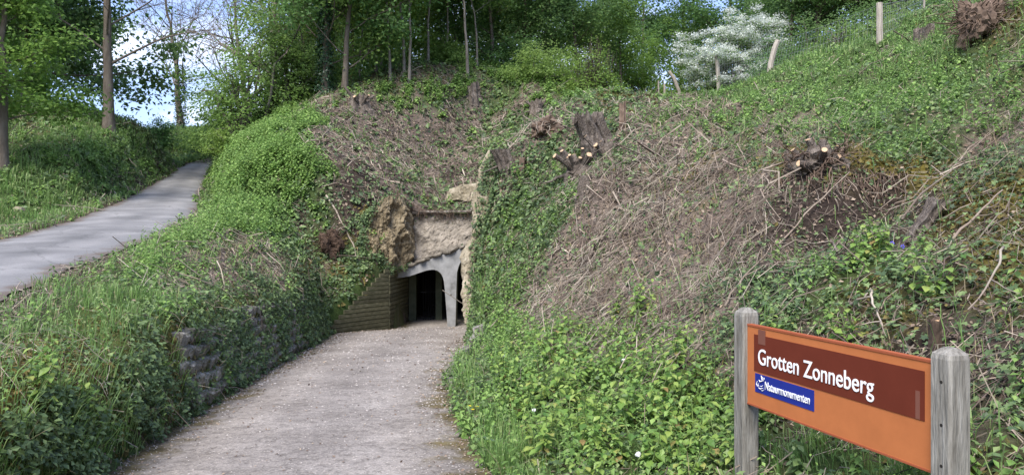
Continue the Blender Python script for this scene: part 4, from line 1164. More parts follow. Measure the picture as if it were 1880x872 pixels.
V, Q, _ = twigs_np(520, W_('dry') * pile * (CYg > 8.5) * (CRD > 3.0), .5, 1.3, .011, .10); mb.add(V, Q)
tag(link('brushwood', mb.mesh('brushwood'), M['twig']), 'pale grey cut twigs and brushwood lying over the cleared slope', kind='stuff')
mb = MB()
V, Q, _ = twigs_np(8000, w_dry + .3 * W_('soil') + .1 * W_('ivy'), .2, .7, .005, .10); mb.add(V, Q)
tag(link('dark_brushwood', mb.mesh('dark_brushwood'), M['twig_dark']), 'dark brown twigs tangled in the brushwood', kind='stuff')

# roots and dead stems hanging over the lip of the passage and from the eroded scarp
rng = np.random.default_rng(71)
hang = []
for k in range(170):
    x0 = rng.uniform(-4.5, -1.2); p = np.array([x0, 28.0 + rng.uniform(-.05, .25), float(U_roof(np.array([x0]), np.array([28.1]))[0]) + .06])
    Ld = rng.uniform(.15, .55)
    hang.append(p + np.array([(0, 0, 0), (rng.normal(0, .05), -.14, -.02), (rng.normal(0, .10), -.2, -Ld * .5), (rng.normal(0, .12), -.22, -Ld)]))
for k in range(130):
    q = ray_hit(rng.uniform(1400, 1670), rng.normal(335, 10))
    Ld = rng.uniform(.12, .5); sx0 = rng.normal(0, .12)
    hang.append(np.array(q) + np.array([(0, .03, .03), (sx0 * .3, -.05, .04), (sx0 * .7, -.10, -Ld * .45), (sx0, -.12 - .2 * rng.random(), -Ld)]))
hang = np.array(hang)
V, Q, _ = tubes_np(hang, rng.uniform(.004, .010, (len(hang), 1)) * np.array([1, .9, .7, .4])[None], 4)
tag(link('hanging_roots', mesh_np('hanging_roots', V, quads=Q), M['root']), 'brown roots hanging over the rock lip and eroded scarp', kind='stuff')

# dead leaves and bits of twig on the path
n = 2600
y = 5.2 + 21.5 * RNG.random(n) ** 1.3; t = RNG.random(n); e_ = RNG.random(n) < .75
t = np.where(e_, np.where(t < .5, (t * 2) ** 2 * .16, 1 - ((1 - t) * 2) ** 2 * .16), t)
x = np.interp(y, XL[:, 1], XL[:, 0]) * (1 - t) + np.interp(y, XR[:, 1], XR[:, 0]) * t
z = PZ(y) + 0.03 * (1 - (t * 2 - 1) ** 2) + 0.03 * fbm(x * .8, y * .8, 71, 4) + .012
V1 = leaves_np(np.stack([x, y, z], -1), np.tile(UP, (n, 1)), RNG.uniform(.015, .045, n) * np.clip(y / 9, .9, 1.8), LEAF4, jit=.3)
leaf_obj('path_litter', M['litter'], [V1], kind='stuff', label='small dead leaves lying along the path edges')

# loose pebbles on the gravel path
n = 5200
y = 5.2 + 22 * RNG.random(n) ** 1.5; t = RNG.random(n)
t = np.where(RNG.random(n) < .35, np.where(t < .5, t * .25, 1 - (1 - t) * .25), t)
x = np.interp(y, XL[:, 1], XL[:, 0]) * (1 - t) + np.interp(y, XR[:, 1], XR[:, 0]) * t
tt = np.abs(t * 2 - 1)
z = PZ(y) + 0.03 * (1 - tt ** 2) + 0.03 * fbm(x * .8, y * .8, 71, 4) + .006
oct_ = np.array([(1, 0, 0), (0, 1, 0), (-1, 0, 0), (0, -1, 0), (0, 0, .7), (0, 0, -.5)], float); of_ = np.array([(0, 1, 4), (1, 2, 4), (2, 3, 4), (3, 0, 4), (1, 0, 5), (2, 1, 5), (3, 2, 5), (0, 3, 5)])
sz = RNG.uniform(.004, .014, n) * np.clip(y / 9, .8, 2)
V = np.stack([x, y, z], -1)[:, None, :] + oct_[None] * sz[:, None, None] * RNG.uniform(.6, 1.3, (n, 6, 1))
me = mesh_np('pebbles', V.reshape(-1, 3), tris=((np.arange(n) * 6)[:, None, None] + of_[None]).reshape(-1, 3))
M['pebble'] = rough_mat('pebble', [(0.22, 0.19, 0.17), (0.40, 0.37, 0.34)], 2, bump=0, island=.5)
tag(link('pebbles', me, M['pebble']), 'loose pale pebbles scattered on the gravel path', kind='stuff')

#__STAGE_STUMPS__
# ------------------------------------------------------------------ stumps, roots and cut branches
def wobble_line(rng, p, d, L, n, wander, droop=0.0):
    pts = [np.array(p, float)]; d = norm(np.array(d, float))
    for i in range(n - 1):
        d = norm(d + rng.normal(0, wander, 3) + np.array([0, 0, -droop]))
        pts.append(pts[-1] + d * L / (n - 1))
    return np.array(pts)

def stump(loc, r, hgt, label, lean=(0, 0), seed=0, stubs=0, stub_r=.06, stub_l=.35, roots=5, mat='stump_wood', jag=.12, sides=18):
    rng = np.random.default_rng(seed)
    st = tag(empty('tree_stump', loc), label, 'tree stump')
    sides = int(sides * 1.5)
    th = np.arange(sides) / sides * 2 * np.pi
    rr = 1 + .16 * np.sin(th * 2 + rng.random() * 6) + .16 * np.sin(th * 3 + rng.random() * 6) + .12 * np.sin(th * 7 + rng.random() * 6) + rng.normal(0, .07, sides)
    lv = np.array([-max(.5, .55 / hgt), -.1, .1, .25, .42, .6, .78, 1.0]); fl = np.array([1.5, 1.28, 1.1, 1.03, 1.0, .97, .95, .96])
    V = []
    for k, (l, f) in enumerate(zip(lv, fl)):
        z = l * hgt + (rng.normal(0, jag * hgt, sides) + (.14 if jag > .06 else .04) * hgt * np.sin(th + rng.random() * 6) if k == 7 else rng.normal(0, .012, sides))
        q = rr * f * (1 + rng.normal(0, .035, sides))
        V.append(np.stack([np.cos(th) * r * q + lean[0] * l * hgt, np.sin(th) * r * q + lean[1] * l * hgt, z + 0 * th], -1))
    V.append(np.stack([np.cos(th) * r * rr * .66 + lean[0] * hgt, np.sin(th) * r * rr * .66 + lean[1] * hgt, V[-1][:, 2] - hgt * (.06 + jag * rng.random(sides) * 1.2)], -1))
    n = len(V); A = np.concatenate(V); i = np.arange(n * sides).reshape(n, sides); j = np.roll(i, -1, 1)
    Q = np.stack([i[:-1], j[:-1], j[1:], i[1:]], -1).reshape(-1, 4)
    mb = MB().add(A, Q); mb.build('trunk', M[mat], st)
    top = V[-1]; c = top.mean(0) - np.array([0, 0, .03])
    MB().add(np.concatenate([top, c[None]]), T=np.array([(k, (k + 1) % sides, sides) for k in range(sides)])).build('cut_face', M['cut_wood'] if jag < .08 else M['stump_wood'], st)
    for k in range(roots):
        a = rng.random() * 6.28
        L = wobble_line(rng, (np.cos(a) * r * .9, np.sin(a) * r * .9, .08 * hgt), (np.cos(a), np.sin(a), -.35), r * rng.uniform(1.2, 2.4), 6, .25, .08)
        MB().tube(L, np.linspace(r * .17, r * .035, 6), 6).build('root', M[mat], st, smooth=True)
    for k in range(stubs):
        a = rng.random() * 6.28; e = rng.uniform(.1, .9)
        b0 = np.array([np.cos(a) * r * .7 + lean[0] * hgt * .6, np.sin(a) * r * .7 + lean[1] * hgt * .6, hgt * rng.uniform(.35, .95)])
        dr = norm(np.array([np.cos(a) * (1 - e * .4), np.sin(a) * (1 - e * .4), .35 + e]))
        Ls = stub_l * rng.uniform(.5, 1.3); q = stub_r * rng.uniform(.6, 1.2)
        o = MB().tube(np.array([b0 - dr * .05, b0 + dr * Ls * .5 + rng.normal(0, .02, 3), b0 + dr * Ls]), [q * 1.25, q, q * .95], 8).build('stub', M[mat], st, smooth=False)
        MB().tube(np.array([b0 + dr * (Ls - .004), b0 + dr * (Ls + .006)]), [q * .9, q * .88], 8).build('cut_end', M['cut_wood'], o)
    return st

def root_mass(loc, r, hgt, label, seed, nroot=34, mat='root', core='root'):
    rng = np.random.default_rng(seed)
    st = tag(empty('root_mass', loc), label, 'tree root')
    bm = bmesh.new(); bmesh.ops.create_icosphere(bm, subdivisions=4, radius=1)
    for v in bm.verts:
        f = 1 + random.uniform(-.12, .12) + .28 * math.sin(v.co.x * 5 + seed) * math.cos(v.co.z * 4) + .2 * math.sin(v.co.y * 7 + v.co.x * 3 + seed) + random.uniform(-.08, .08)
        v.co = Vector((v.co.x * r * f * .8, v.co.y * r * f * .7, v.co.z * hgt * .55 * f + hgt * .35))
    bm_obj('core', bm, M[core], st)
    P_, R_ = [], []
    for k in range(nroot):
        a = rng.random() * 6.28; el = rng.uniform(-.3, .9)
        p = np.array([np.cos(a) * r * .6, np.sin(a) * r * .55, hgt * (.35 + el * .5)])
        P_.append(wobble_line(rng, p, (np.cos(a) * .7, np.sin(a) * .7 - .2, el - .25), r * rng.uniform(.7, 1.5), 7, .42, .10))
        R_.append(np.linspace(1, .25, 7) * rng.uniform(.006, .020) * (r / .5))
    P_, R_ = np.array(P_), np.array(R_)
    for k in range(min(10, nroot)):
        MB().tube(P_[k], R_[k] * 1.4, 6).build('root', M[mat], st, smooth=True)
    if nroot > 10:
        V, Q, T = tubes_np(P_[10:], R_[10:], 5, True)
        o = link('fine_roots', mesh_np('fine_roots', V, T, Q, True), M[mat], st); o['kind'] = 'stuff'
    return st

def add_stubs(st, spots, seed):
    rng = np.random.default_rng(seed)
    for (p, d, L, q) in spots:
        p = np.array(p); d = norm(np.array(d, float))
        o = MB().tube(np.array([p - d * .1, p + d * L * .5 + rng.normal(0, .01, 3), p + d * L]), [q * 1.25, q, q * .95], 9).build('stub', M['stump_wood'], st)
        MB().tube(np.array([p + d * (L - .004), p + d * (L + .006)]), [q * .9, q * .88], 9).build('cut_end', M['cut_wood'], o)

def gp(u, v, sink=.05):
    q = ray_hit(u, v)
    return (q[0], q[1], q[2] - sink)

stump(gp(1098, 262), .38, .66, 'big dark hollow tree stump leaning out of the brushy spur', lean=(-.5, -.3), seed=3, stubs=0, jag=.13, sides=26, roots=7)
stump(gp(1143, 240), .085, .75, 'thin reddish splintered stump beside the big hollow stump', seed=4, mat='root', jag=.05, roots=3, sides=10)
stump(gp(1066, 318), .34, .34, 'wide coppice stool with many cut stubs below the big hollow stump', seed=5, stubs=16, stub_r=.07, stub_l=.42, jag=.1, lean=(-.1, -.2))
stump(gp(1110, 292), .22, .38, 'small clustered stool of upright stubs under the big hollow stump', seed=15, stubs=8, stub_r=.06, stub_l=.42, jag=.1)
stump(gp(932, 306), .24, .45, 'tilted stump with pale cut top at the edge of the chalk crag', lean=(-.55, -.2), seed=6, jag=.03, stubs=1, roots=4, mat='stump_wood')
stump(gp(958, 312), .09, .35, 'short slim stub next to the tilted stump on the crag', lean=(.1, -.1), seed=7, jag=.03, roots=2, mat='root', sides=10)
stump(gp(1075, 358), .13, .42, 'squat square-cut stub in the ivy below the coppice stool', seed=8, jag=.03, roots=3, sides=10)
stump(gp(1462, 308), .13, .2, 'splintered small stool close beside the broad root stool', lean=(-.3, -.2), seed=29, stubs=3, stub_r=.04, stub_l=.12, jag=.15, roots=7, sides=16)
stump(gp(1718, 655), .045, .30, 'small fresh-cut sapling stub behind the sign board', seed=10, jag=.02, roots=2, sides=10, mat='root')
stump(gp(661, 200), .42, .55, 'ragged stump on the plateau edge in front of the woodland', seed=11, stubs=9, stub_r=.07, stub_l=.5, jag=.15, roots=6)
stump(gp(868, 178), .30, .70, 'small weathered stump at the grassy edge of the woodland', seed=12, stubs=2, jag=.12, roots=5)
stump(gp(985, 205), .35, .45, 'low bleached stump on the dry crest of the spur', seed=13, stubs=7, stub_r=.05, stub_l=.4, jag=.14, roots=8)
stump(gp(1660, 452), .10, .45, 'mossy tilted stub in the ivy on the right slope', lean=(.9, .2), seed=14, jag=.05, roots=2, sides=10)
stump(gp(408, 442), .16, .25, 'low cut stub on the road bank among nettles', seed=16, jag=.05, roots=4, stubs=3, stub_r=.04, stub_l=.2)
stump(gp(1700, 78), .25, .45, 'dark mossy stump in the grass by the wire fence', seed=17, jag=.12, roots=5)
rs = root_mass(gp(1505, 308, .16), .42, .42, 'broad root stool with orange cut ends above the eroded soil scarp', 24, 90, 'root', 'stump_wood')
add_stubs(rs, [((-.30, -.2, .14), (-.8, -.6, .3), .12, .05), ((-.05, -.25, .30), (-.2, -.8, .5), .10, .045), ((.10, -.22, .22), (.3, -.9, .4), .12, .04), ((-.12, 0, .38), (-.3, -.1, 1), .16, .06), ((.05, .05, .36), (.1, 0, 1), .18, .055), ((.18, 0, .3), (.5, -.1, .9), .15, .04), ((-.28, .05, .28), (-.6, 0, .8), .14, .045)], 3)
root_mass(gp(1800, 66, .1), .50, .85, 'upturned brown root plate high on the right slope', 21, 150)
root_mass(gp(606, 462, .1), .42, .85, 'reddish root ball hanging from the ivy bank', 22, 110, 'root_red', 'root_red')
root_mass(gp(1005, 246, .1), .50, .55, 'pale tangle of bleached roots on the crest of the spur', 23, 40, 'twig', 'root')

def branch(name, p, q, r, label, seed, cat='branch', mat='twig', bend=.04, group=None, n=9, forks=2):
    rng = np.random.default_rng(seed)
    p, q = np.array(p), np.array(q); L = np.linalg.norm(q - p)
    t = np.linspace(0, 1, n)[:, None]
    pts = p * (1 - t) + q * t + np.sin(t * np.pi) * rng.normal(0, bend, 3) * L + rng.normal(0, .008, (n, 3)) * L
    root = tag(empty(name, tuple(p)), label, cat, group)
    MB().tube(pts - p, np.linspace(r, r * .45, n), 6).build('stem', M[mat], root, smooth=True)
    for k in range(forks):
        i = rng.integers(n // 3, n - 1); d = norm(norm(q - p) + rng.normal(0, .5, 3))
        l2 = wobble_line(rng, pts[i] - p, d, L * rng.uniform(.2, .4), 5, .15)
        MB().tube(l2, np.linspace(r * .5, r * .2, 5), 5).build('side_twig', M[mat], root, smooth=True)
    return root
def pp(u, v, lift=.05):
    q = ray_hit(u, v); return np.array([q[0], q[1], q[2] + lift])
branch('fallen_pole', pp(600, 372, .25), pp(664, 494, .12), .035, 'long slender bare pole sliding down the bank left of the cave mouth', 1, 'pole', forks=1, bend=.03)
for i, (a, b, r, lb) in enumerate([
    ((1530, 470), (1546, 540), .014, 'upright pale stick in the dark soil under the root stool'),
    ((1600, 560), (1622, 668), .012, 'thin dry stem standing behind the left half of the sign board'),
    ((1735, 470), (1840, 400), .014, 'forked pale branch lying on the mossy right slope'),
    ((1840, 480), (1780, 640), .011, 'long bent bramble stem arching down the right slope'),
    ((1260, 690), (1305, 672), .020, 'stout broken stick in the leafy sprouts left of the sign'),
    ((1560, 596), (1600, 604), .016, 'white-tipped stick lying in the ivy above the sign'),
    ((1290, 540), (1370, 440), .013, 'long grey cut branch lying up the brushy slope'),
    ((1130, 560), (1240, 480), .012, 'straight grey branch in the middle of the brushwood'),
    ((1390, 330), (1520, 300), .016, 'bare branch reaching out from the broad root stool'),
    ((1430, 470), (1560, 350), .013, 'bleached branch crossing the eroded soil scarp'),
    ((430, 545), (500, 530), .012, 'dry stick on top of the ivy wall'),
    ((1330, 590), (1400, 520), .014, 'dry branch in the ivy above the left sign post'),
    ((1650, 420), (1770, 330), .012, 'dry branch across the moss on the right slope'),
    ((370, 768), (466, 764), .007, 'thin dark twig lying on the gravel beside the wall')]):
    lift = .10 if i < 13 else .012
    branch('dead_branch', pp(*a, lift), pp(*b, lift * (2.5 if i < 13 else 1)), r, lb, 30 + i, mat='twig' if i < 13 else 'twig_dark', forks=2 if i < 13 else 0, bend=.05)

# ------------------------------------------------------------------ wire fence on the hill
fence = tag(empty('wire_fence', gp(1615, 84)), 'wire fence on weathered leaning posts along the grassy hilltop', 'fence')
FO = np.array(fence.location)
fposts = [(1615, 13, 84, 23.9, .20, 0), (1415, 80, 133, 33.0, .24, .22), (1319, 121, 165, 42.0, .22, -.05), (1278, 135, 170, 46, .16, 0), (1247, 149, 186, 47, .22, -.35), (1220, 171, 200, 50, .14, 0), (1209, 165, 200, 51.5, .11, 0), (1185, 178, 204, 53, .11, 0), (1160, 178, 205, 54.5, .12, 0), (1147, 169, 208, 55.5, .15, .0)]
tops = []
for u, vt, vb, d, w, ln in fposts:
    x, y = px(u, vb, d)[:2]; z0 = h1(x, y); zt = px(u, vt, d)[2]
    zt = max(zt + (.12 if d < 40 else .6), z0 + .95)
    mb = MB(); hgt = zt - z0
    c = np.array([x, y, z0]) - FO
    mb.tube([c + np.array([-ln * .3, 0, -.3]), c + np.array([0, 0, hgt * .3]), c + np.array([ln * hgt * .5, 0, hgt * .75]), c + np.array([ln * hgt, .02, hgt])], [w / 2 * 1.1, w / 2, w / 2, w / 2 * .94], 8)
    mb.build('post', M['fence_wood'], fence)
    tops.append((c + np.array([ln * hgt, 0, hgt]), c))
q = px(1696, 42, 30); z0 = h1(q[0], q[1]); c = np.array([q[0], q[1], z0]) - FO
MB().tube([c - np.array([0, 0, .3]), c + np.array([0.02, 0, .95])], [.05, .045], 8).build('post', M['fence_wood'], fence)
tops = [(c + np.array([0, 0, .95]), c)] + tops
q = px(1850, 2, 27); c = np.array([q[0], q[1], h1(q[0], q[1])]) - FO
tops = [(c + np.array([0, 0, 1.0]), c)] + tops
for lev in (.96, .72, .48, .25):
    for (t1, c1), (t2, c2) in zip(tops[:5], tops[1:6]):
        a = c1 + (t1 - c1) * lev; b = c2 + (t2 - c2) * lev
        t = np.linspace(0, 1, 7)[:, None]
        L = a * (1 - t) + b * t - UP * (np.sin(t * np.pi) * .05)
        MB().tube(L, np.full(7, .006), 4).build('wire', M['wire'], fence)
# upright mesh wires between the nearer posts, one strand part per bay
for (t1, c1), (t2, c2) in zip(tops[:4], tops[1:5]):
    mb = MB()
    k = int(np.linalg.norm(c2 - c1) / .3)
    for f in np.linspace(.02, .98, k):
        a = c1 * (1 - f) + c2 * f; b = t1 * (1 - f) + t2 * f
        mb.tube([a, a * .06 + b * .94], [.004, .004], 3, False)
    o = mb.build('mesh_wires', M['wire'], fence); o['kind'] = 'stuff'

#__STAGE_TREES__
# ------------------------------------------------------------------ trees and bushes
def tree_meshes(seed, Ht, r, clear, nlimb, limb, nsub=4, ntwig=4, leaf=.12, per=9, sig=.32, lean=(0, 0), up=.5, mat_leaf=None, wander=.10, thin=1.0, trunk_to=.85, twig_r=.012, keep=1.0):
    rng = np.random.default_rng(seed)
    nT = 14
    t = np.linspace(0, 1, nT)
    sway = np.cumsum(rng.normal(0, .012 * Ht, (nT, 2)), 0)
    TR = np.stack([lean[0] * Ht * t + sway[:, 0] * t, lean[1] * Ht * t + sway[:, 1] * t, Ht * trunk_to * t - .3 * (1 - t)], -1)
    tr_r = r * (1 - .8 * t) + r * .5 * np.exp(-t * 14)
    mb = MB(); mb.tube(TR, tr_r, 10, False)
    tips, P5, R5 = [], [], []
    limbs = []
    for i in range(nlimb):
        f = clear + (1 - clear) * (i + rng.random()) / nlimb
        p = np.array([np.interp(f, t, TR[:, k]) for k in range(3)])
        a = i * 2.4 + rng.normal(0, .5)
        L = limb * Ht * (1.15 - .75 * (f - clear) / (1 - clear)) * rng.uniform(.75, 1.2)
        d = np.array([np.cos(a), np.sin(a), up * rng.uniform(.5, 1.6)])
        pts = wobble_line(rng, p, d, L, 8, wander, -.03)
        rr = np.interp(f, t, tr_r) * .55 * np.linspace(1, .25, 8)
        limbs.append((pts, rr))
        mb.tube(pts, rr * thin, 6, False)
        for s in range(nsub):
            k = rng.integers(2, 8); q = pts[k]
            d2 = norm(norm(pts[k] - pts[k - 1]) + rng.normal(0, .65, 3) + UP * .15)
            L2 = L * rng.uniform(.3, .55)
            b = wobble_line(rng, q, d2, L2, 5, wander * 1.3, -.02)
            P5.append(b); R5.append(np.linspace(max(rr[k] * .6, twig_r * 1.2), twig_r * .6, 5) * thin)
            for w in range(ntwig):
                k2 = rng.integers(1, 5)
                d3 = norm(norm(b[k2] - b[k2 - 1]) + rng.normal(0, .7, 3) + UP * .1)
                c = wobble_line(rng, b[k2], d3, L2 * rng.uniform(.35, .7), 5, wander * 1.6)
                P5.append(c); R5.append(np.linspace(twig_r * .7, twig_r * .35, 5) * thin)
                tips.append(c[2]); tips.append(c[4])
            tips.append(b[4]); tips.append(b[3])
    if P5:
        V, Q, _ = tubes_np(np.array(P5), np.array(R5), 4); mb.add(V, Q)
    tips = np.array(tips)
    tips = tips[rng.random(len(tips)) < keep]
    C = np.repeat(tips, per, 0)
    off = rng.normal(0, 1, C.shape) * np.array([sig, sig, sig * .55])
    Pn = C + off
    Nn = UP * .75 + norm(off) * .5
    V, T = leaves_np(Pn, Nn, rng.uniform(.7, 1.3, len(Pn)) * leaf, LEAF4, rng, .5)
    return mb.mesh('trunk', True), mesh_np('crown', V, tris=T)

def bush_meshes(seed, rx, ry, rz, nclump, per, leaf, sig, stems=9, flowers=0, open_=.0):
    rng = np.random.default_rng(seed)
    u = norm(rng.normal(0, 1, (nclump, 3))); u[:, 2] = np.abs(u[:, 2]) * 1.0 - .12
    rad = rng.uniform(.35, 1.0, nclump) ** .5
    lump = 1 + .35 * np.sin(u[:, 0] * 4 + seed) * np.cos(u[:, 1] * 5 + seed * 2) + .22 * np.sin(u[:, 2] * 7 + u[:, 0] * 3 + seed)
    C = u * (rad * lump)[:, None] * np.array([rx, ry, rz])
    C[:, 2] = np.maximum(C[:, 2], .1)
    Pn = np.repeat(C, per, 0); off = rng.normal(0, 1, Pn.shape) * np.array([sig, sig, sig * .5])
    Pn = Pn + off
    V, T = leaves_np(Pn, UP * .7 + norm(np.repeat(u, per, 0)) * .6, rng.uniform(.7, 1.3, len(Pn)) * leaf, LEAF4, rng, .45)
    crown = mesh_np('crown', V, tris=T)
    mb = MB()
    for k in range(stems):
        q = C[rng.integers(nclump)]
        a = rng.random() * 6.28; b = np.array([np.cos(a) * rx * .12, np.sin(a) * ry * .12, -.25])
        t = np.linspace(0, 1, 7)[:, None]
        L = b * (1 - t) + q * t + np.sin(t * 3.14) * np.array([0, 0, rz * .15]) + rng.normal(0, .03 * rz, (7, 3))
        mb.tube(L, np.linspace(.05, .012, 7) * max(1, rz / 3), 5, False)
    fl = None
    if flowers:
        top = C[(u[:, 2] > -.1) & (rad > .6)]
        Fp = np.repeat(top[rng.integers(len(top), size=flowers)], 16, 0)
        o2 = rng.normal(0, 1, Fp.shape) * np.array([.20, .20, .10]) + np.array([0, 0, .12])
        V, T = leaves_np(Fp * 1.04 + o2, UP + rng.normal(0, .2, Fp.shape), rng.uniform(.06, .12, len(Fp)), LEAF4, rng, .4)
        fl = mesh_np('blossom', V, tris=T)
    return mb.mesh('stems', True), crown, fl

PROTO = {}
def tree_proto(key, name, trunk_mat, leaf_mat_, **kw):
    t, c = tree_meshes(**kw)
    t.materials.append(M[trunk_mat]); c.materials.append(M[leaf_mat_])
    PROTO[key] = (name, t, c)
tree_proto('wood1', 'woodland_tree', 'bark', 'tree_a', seed=1, Ht=13, r=.16, clear=.14, nlimb=14, limb=.26, nsub=5, ntwig=4, leaf=.18, per=20, sig=.55, thin=.55)
tree_proto('wood2', 'woodland_tree', 'bark', 'tree_b', seed=2, Ht=14, r=.15, clear=.11, nlimb=15, limb=.28, nsub=5, ntwig=4, leaf=.19, per=20, sig=.55, thin=.55)
tree_proto('wood3', 'woodland_tree', 'bark', 'tree_c', seed=3, Ht=12, r=.13, clear=.15, nlimb=12, limb=.25, nsub=5, ntwig=4, leaf=.17, per=19, sig=.52, thin=.6)
tree_proto('sapling', 'sapling', 'bark_grey', 'tree_a', seed=4, Ht=9, r=.07, clear=.45, nlimb=8, limb=.20, nsub=4, ntwig=3, leaf=.15, per=13, sig=.40)
tree_proto('maple_dark', 'maple_tree', 'bark', 'tree_b', seed=5, Ht=13, r=.24, clear=.15, nlimb=24, limb=.33, nsub=6, ntwig=5, leaf=.24, per=15, sig=.50, up=.25, thin=.6)
tree_proto('maple_bright', 'maple_tree', 'bark', 'tree_c', seed=6, Ht=10, r=.17, clear=.20, nlimb=17, limb=.18, nsub=4, ntwig=4, leaf=.14, per=26, sig=.38, up=.2, thin=.5)
tree_proto('thin_leaf', 'budding_tree', 'bark', 'tree_c', seed=7, Ht=15, r=.22, clear=.22, nlimb=15, limb=.30, nsub=6, ntwig=6, leaf=.10, per=3, sig=.25, up=.9, keep=.4, twig_r=.016, thin=.6)
tree_proto('bare', 'bare_tree', 'bark', 'tree_c', seed=8, Ht=15, r=.30, clear=.25, nlimb=14, limb=.42, nsub=7, ntwig=7, leaf=.13, per=3, sig=.3, up=1.2, keep=.16, twig_r=.026, thin=.75, wander=.14)
tree_proto('bare2', 'bare_tree', 'bark_grey', 'tree_c', seed=18, Ht=13, r=.22, clear=.15, nlimb=14, limb=.40, nsub=7, ntwig=7, leaf=.12, per=3, sig=.3, up=1.1, keep=.10, twig_r=.020, wander=.14)

def plant_tree(key, x, y, label, cat='tree', group=None, s=1.0, rz=0, z=None, lean=None):
    name, tm, cm = PROTO[key]
    r = empty(name, (x, y, (h1(x, y) if z is None else z) - .05), rz)
    r.scale = (s, s, s)
    if lean: r.rotation_euler = (lean[0], lean[1], rz)
    tag(r, label, cat, group)
    link('trunk', tm, None, r); link('crown', cm, None, r)
    return r
def at(u, d): return (u - CX) / F * d, d

# left of the road
plant_tree('maple_bright', *at(6, 25), 'young bright green maple with slim trunk on the bank left of the road', rz=.6)
plant_tree('maple_dark', *at(50, 37), 'dense dark green maple behind the young bright maple', rz=1.0, s=1.05)
plant_tree('maple_dark', *at(-90, 34), 'dark green maple at the outer end of the left bank', rz=3.1, s=1.1)
plant_tree('maple_dark', *at(75, 47), 'dark leafy maple next to the tall budding tree', rz=4.4, s=.95)
plant_tree('thin_leaf', *at(200, 34), 'tall straight budding tree with thin leaves at the bank top', rz=.3, s=1.05)
bt = plant_tree('bare', *at(332, 60), 'nearly bare tree with ivy-clad trunk beyond the bend in the road', rz=.8, s=.86)
# ivy sleeve on the far tree
def sleeve(root, hgt, r, n, seed, mat='ivy_tree', size=.16):
    rng = np.random.default_rng(seed)
    a = rng.random(n) * 6.28; z = rng.random(n) * hgt
    rad = r * (1 - .4 * z / hgt) * rng.uniform(.6, 1.35, n)
    Pn = np.stack([np.cos(a) * rad, np.sin(a) * rad, z], -1)
    V, T = leaves_np(Pn, np.stack([np.cos(a), np.sin(a), .5 + 0 * a], -1), rng.uniform(.7, 1.3, n) * size, LEAF4, rng, .4)
    o = link('ivy', mesh_np('ivy', V, tris=T), M[mat], root)
    return o
sleeve(bt, 6.0, .55, 1500, 5)

def bush(name, seed, x, y, dims, mat, label, cat='bush', n=160, per=34, leaf=.13, sig=.30, group=None, flowers=0, stem_mat='bark_grey', z=None, stems=9):
    st, cr, fl = bush_meshes(seed, *dims, n, per, leaf, sig, stems, flowers)
    r = tag(empty(name, (x, y, (h1(x, y) if z is None else z) - .1)), label, cat, group)
    link('stems', st, M[stem_mat], r); link('crown', cr, M[mat], r)
    if fl: link('blossom', fl, M['blossom'], r)
    return r
bush('shrub', 1, *at(290, 54), (1.7, 1.4, 1.9), 'tree_b', 'rounded dark shrub at the road bend below the bare tree', n=120, leaf=.16)
bush('shrub', 2, *at(455, 38), (2.8, 2.4, 6.4), 'tree_a', 'tall green shrub on the bank right of the road', n=340, leaf=.15, stems=14)
bush('shrub', 3, *at(402, 47), (2.2, 2.0, 4.6), 'tree_b', 'leafy shrub overhanging the road where it bends', n=240, leaf=.16)
bush('shrub', 4, *at(525, 40), (2.6, 2.2, 6.2), 'tree_b', 'dark green shrub at the left end of the woodland edge', n=320, leaf=.15, stems=14)
bush('shrub', 5, *at(425, 34), (1.1, 1.0, 1.3), 'tree_c', 'low yellow-green shrub beside the road below the tall shrub', n=70, leaf=.11, sig=.2)
bush('shrub', 6, *at(368, 54), (1.6, 1.6, 2.0), 'tree_a', 'small shrub beside the ivy-clad trunk of the bare tree', n=140, leaf=.15)
plant_tree('bare2', *at(500, 46), 'leafless wide-branched tree rising behind the roadside shrubs', s=1.1, rz=1.0)
plant_tree('bare2', *at(455, 50), 'leafless tree above the tall shrub right of the road', s=1.05, rz=2.7)
# woodland behind the plateau: thin trunks in front, deeper rows behind
FG = 'trees of the woodland behind the cleared slope'
tv = plant_tree('wood1', *at(597, 37.5), 'woodland tree with thick ivy-clad trunk at the plateau edge', s=1.0, rz=.2)
sleeve(tv, 5.2, .45, 1800, 8, size=.13)
plant_tree('wood2', *at(632, 37.2), 'woodland tree with bare brown trunk beside the ivy-clad one', s=.95, rz=1.2, lean=(0, .03))
for i, (u, d, k, s) in enumerate([(716, 38.5, 'sapling', 1.05), (742, 39, 'sapling', 1.15), (752, 38.5, 'sapling', 1.1), (700, 42, 'sapling', 1.0), (786, 42, 'sapling', 1.1), (858, 41, 'sapling', 1.2), (876, 43, 'sapling', .9), (820, 44, 'sapling', 1.0), (660, 39.5, 'sapling', .8), (690, 40, 'sapling', 1.1), (840, 46, 'sapling', 1.2), (560, 42, 'sapling', 1.1)]):
    plant_tree(k, *at(u, d), 'thin straight sapling at the front of the woodland', 'sapling', 'slender saplings along the woodland edge', s, i * 1.3)
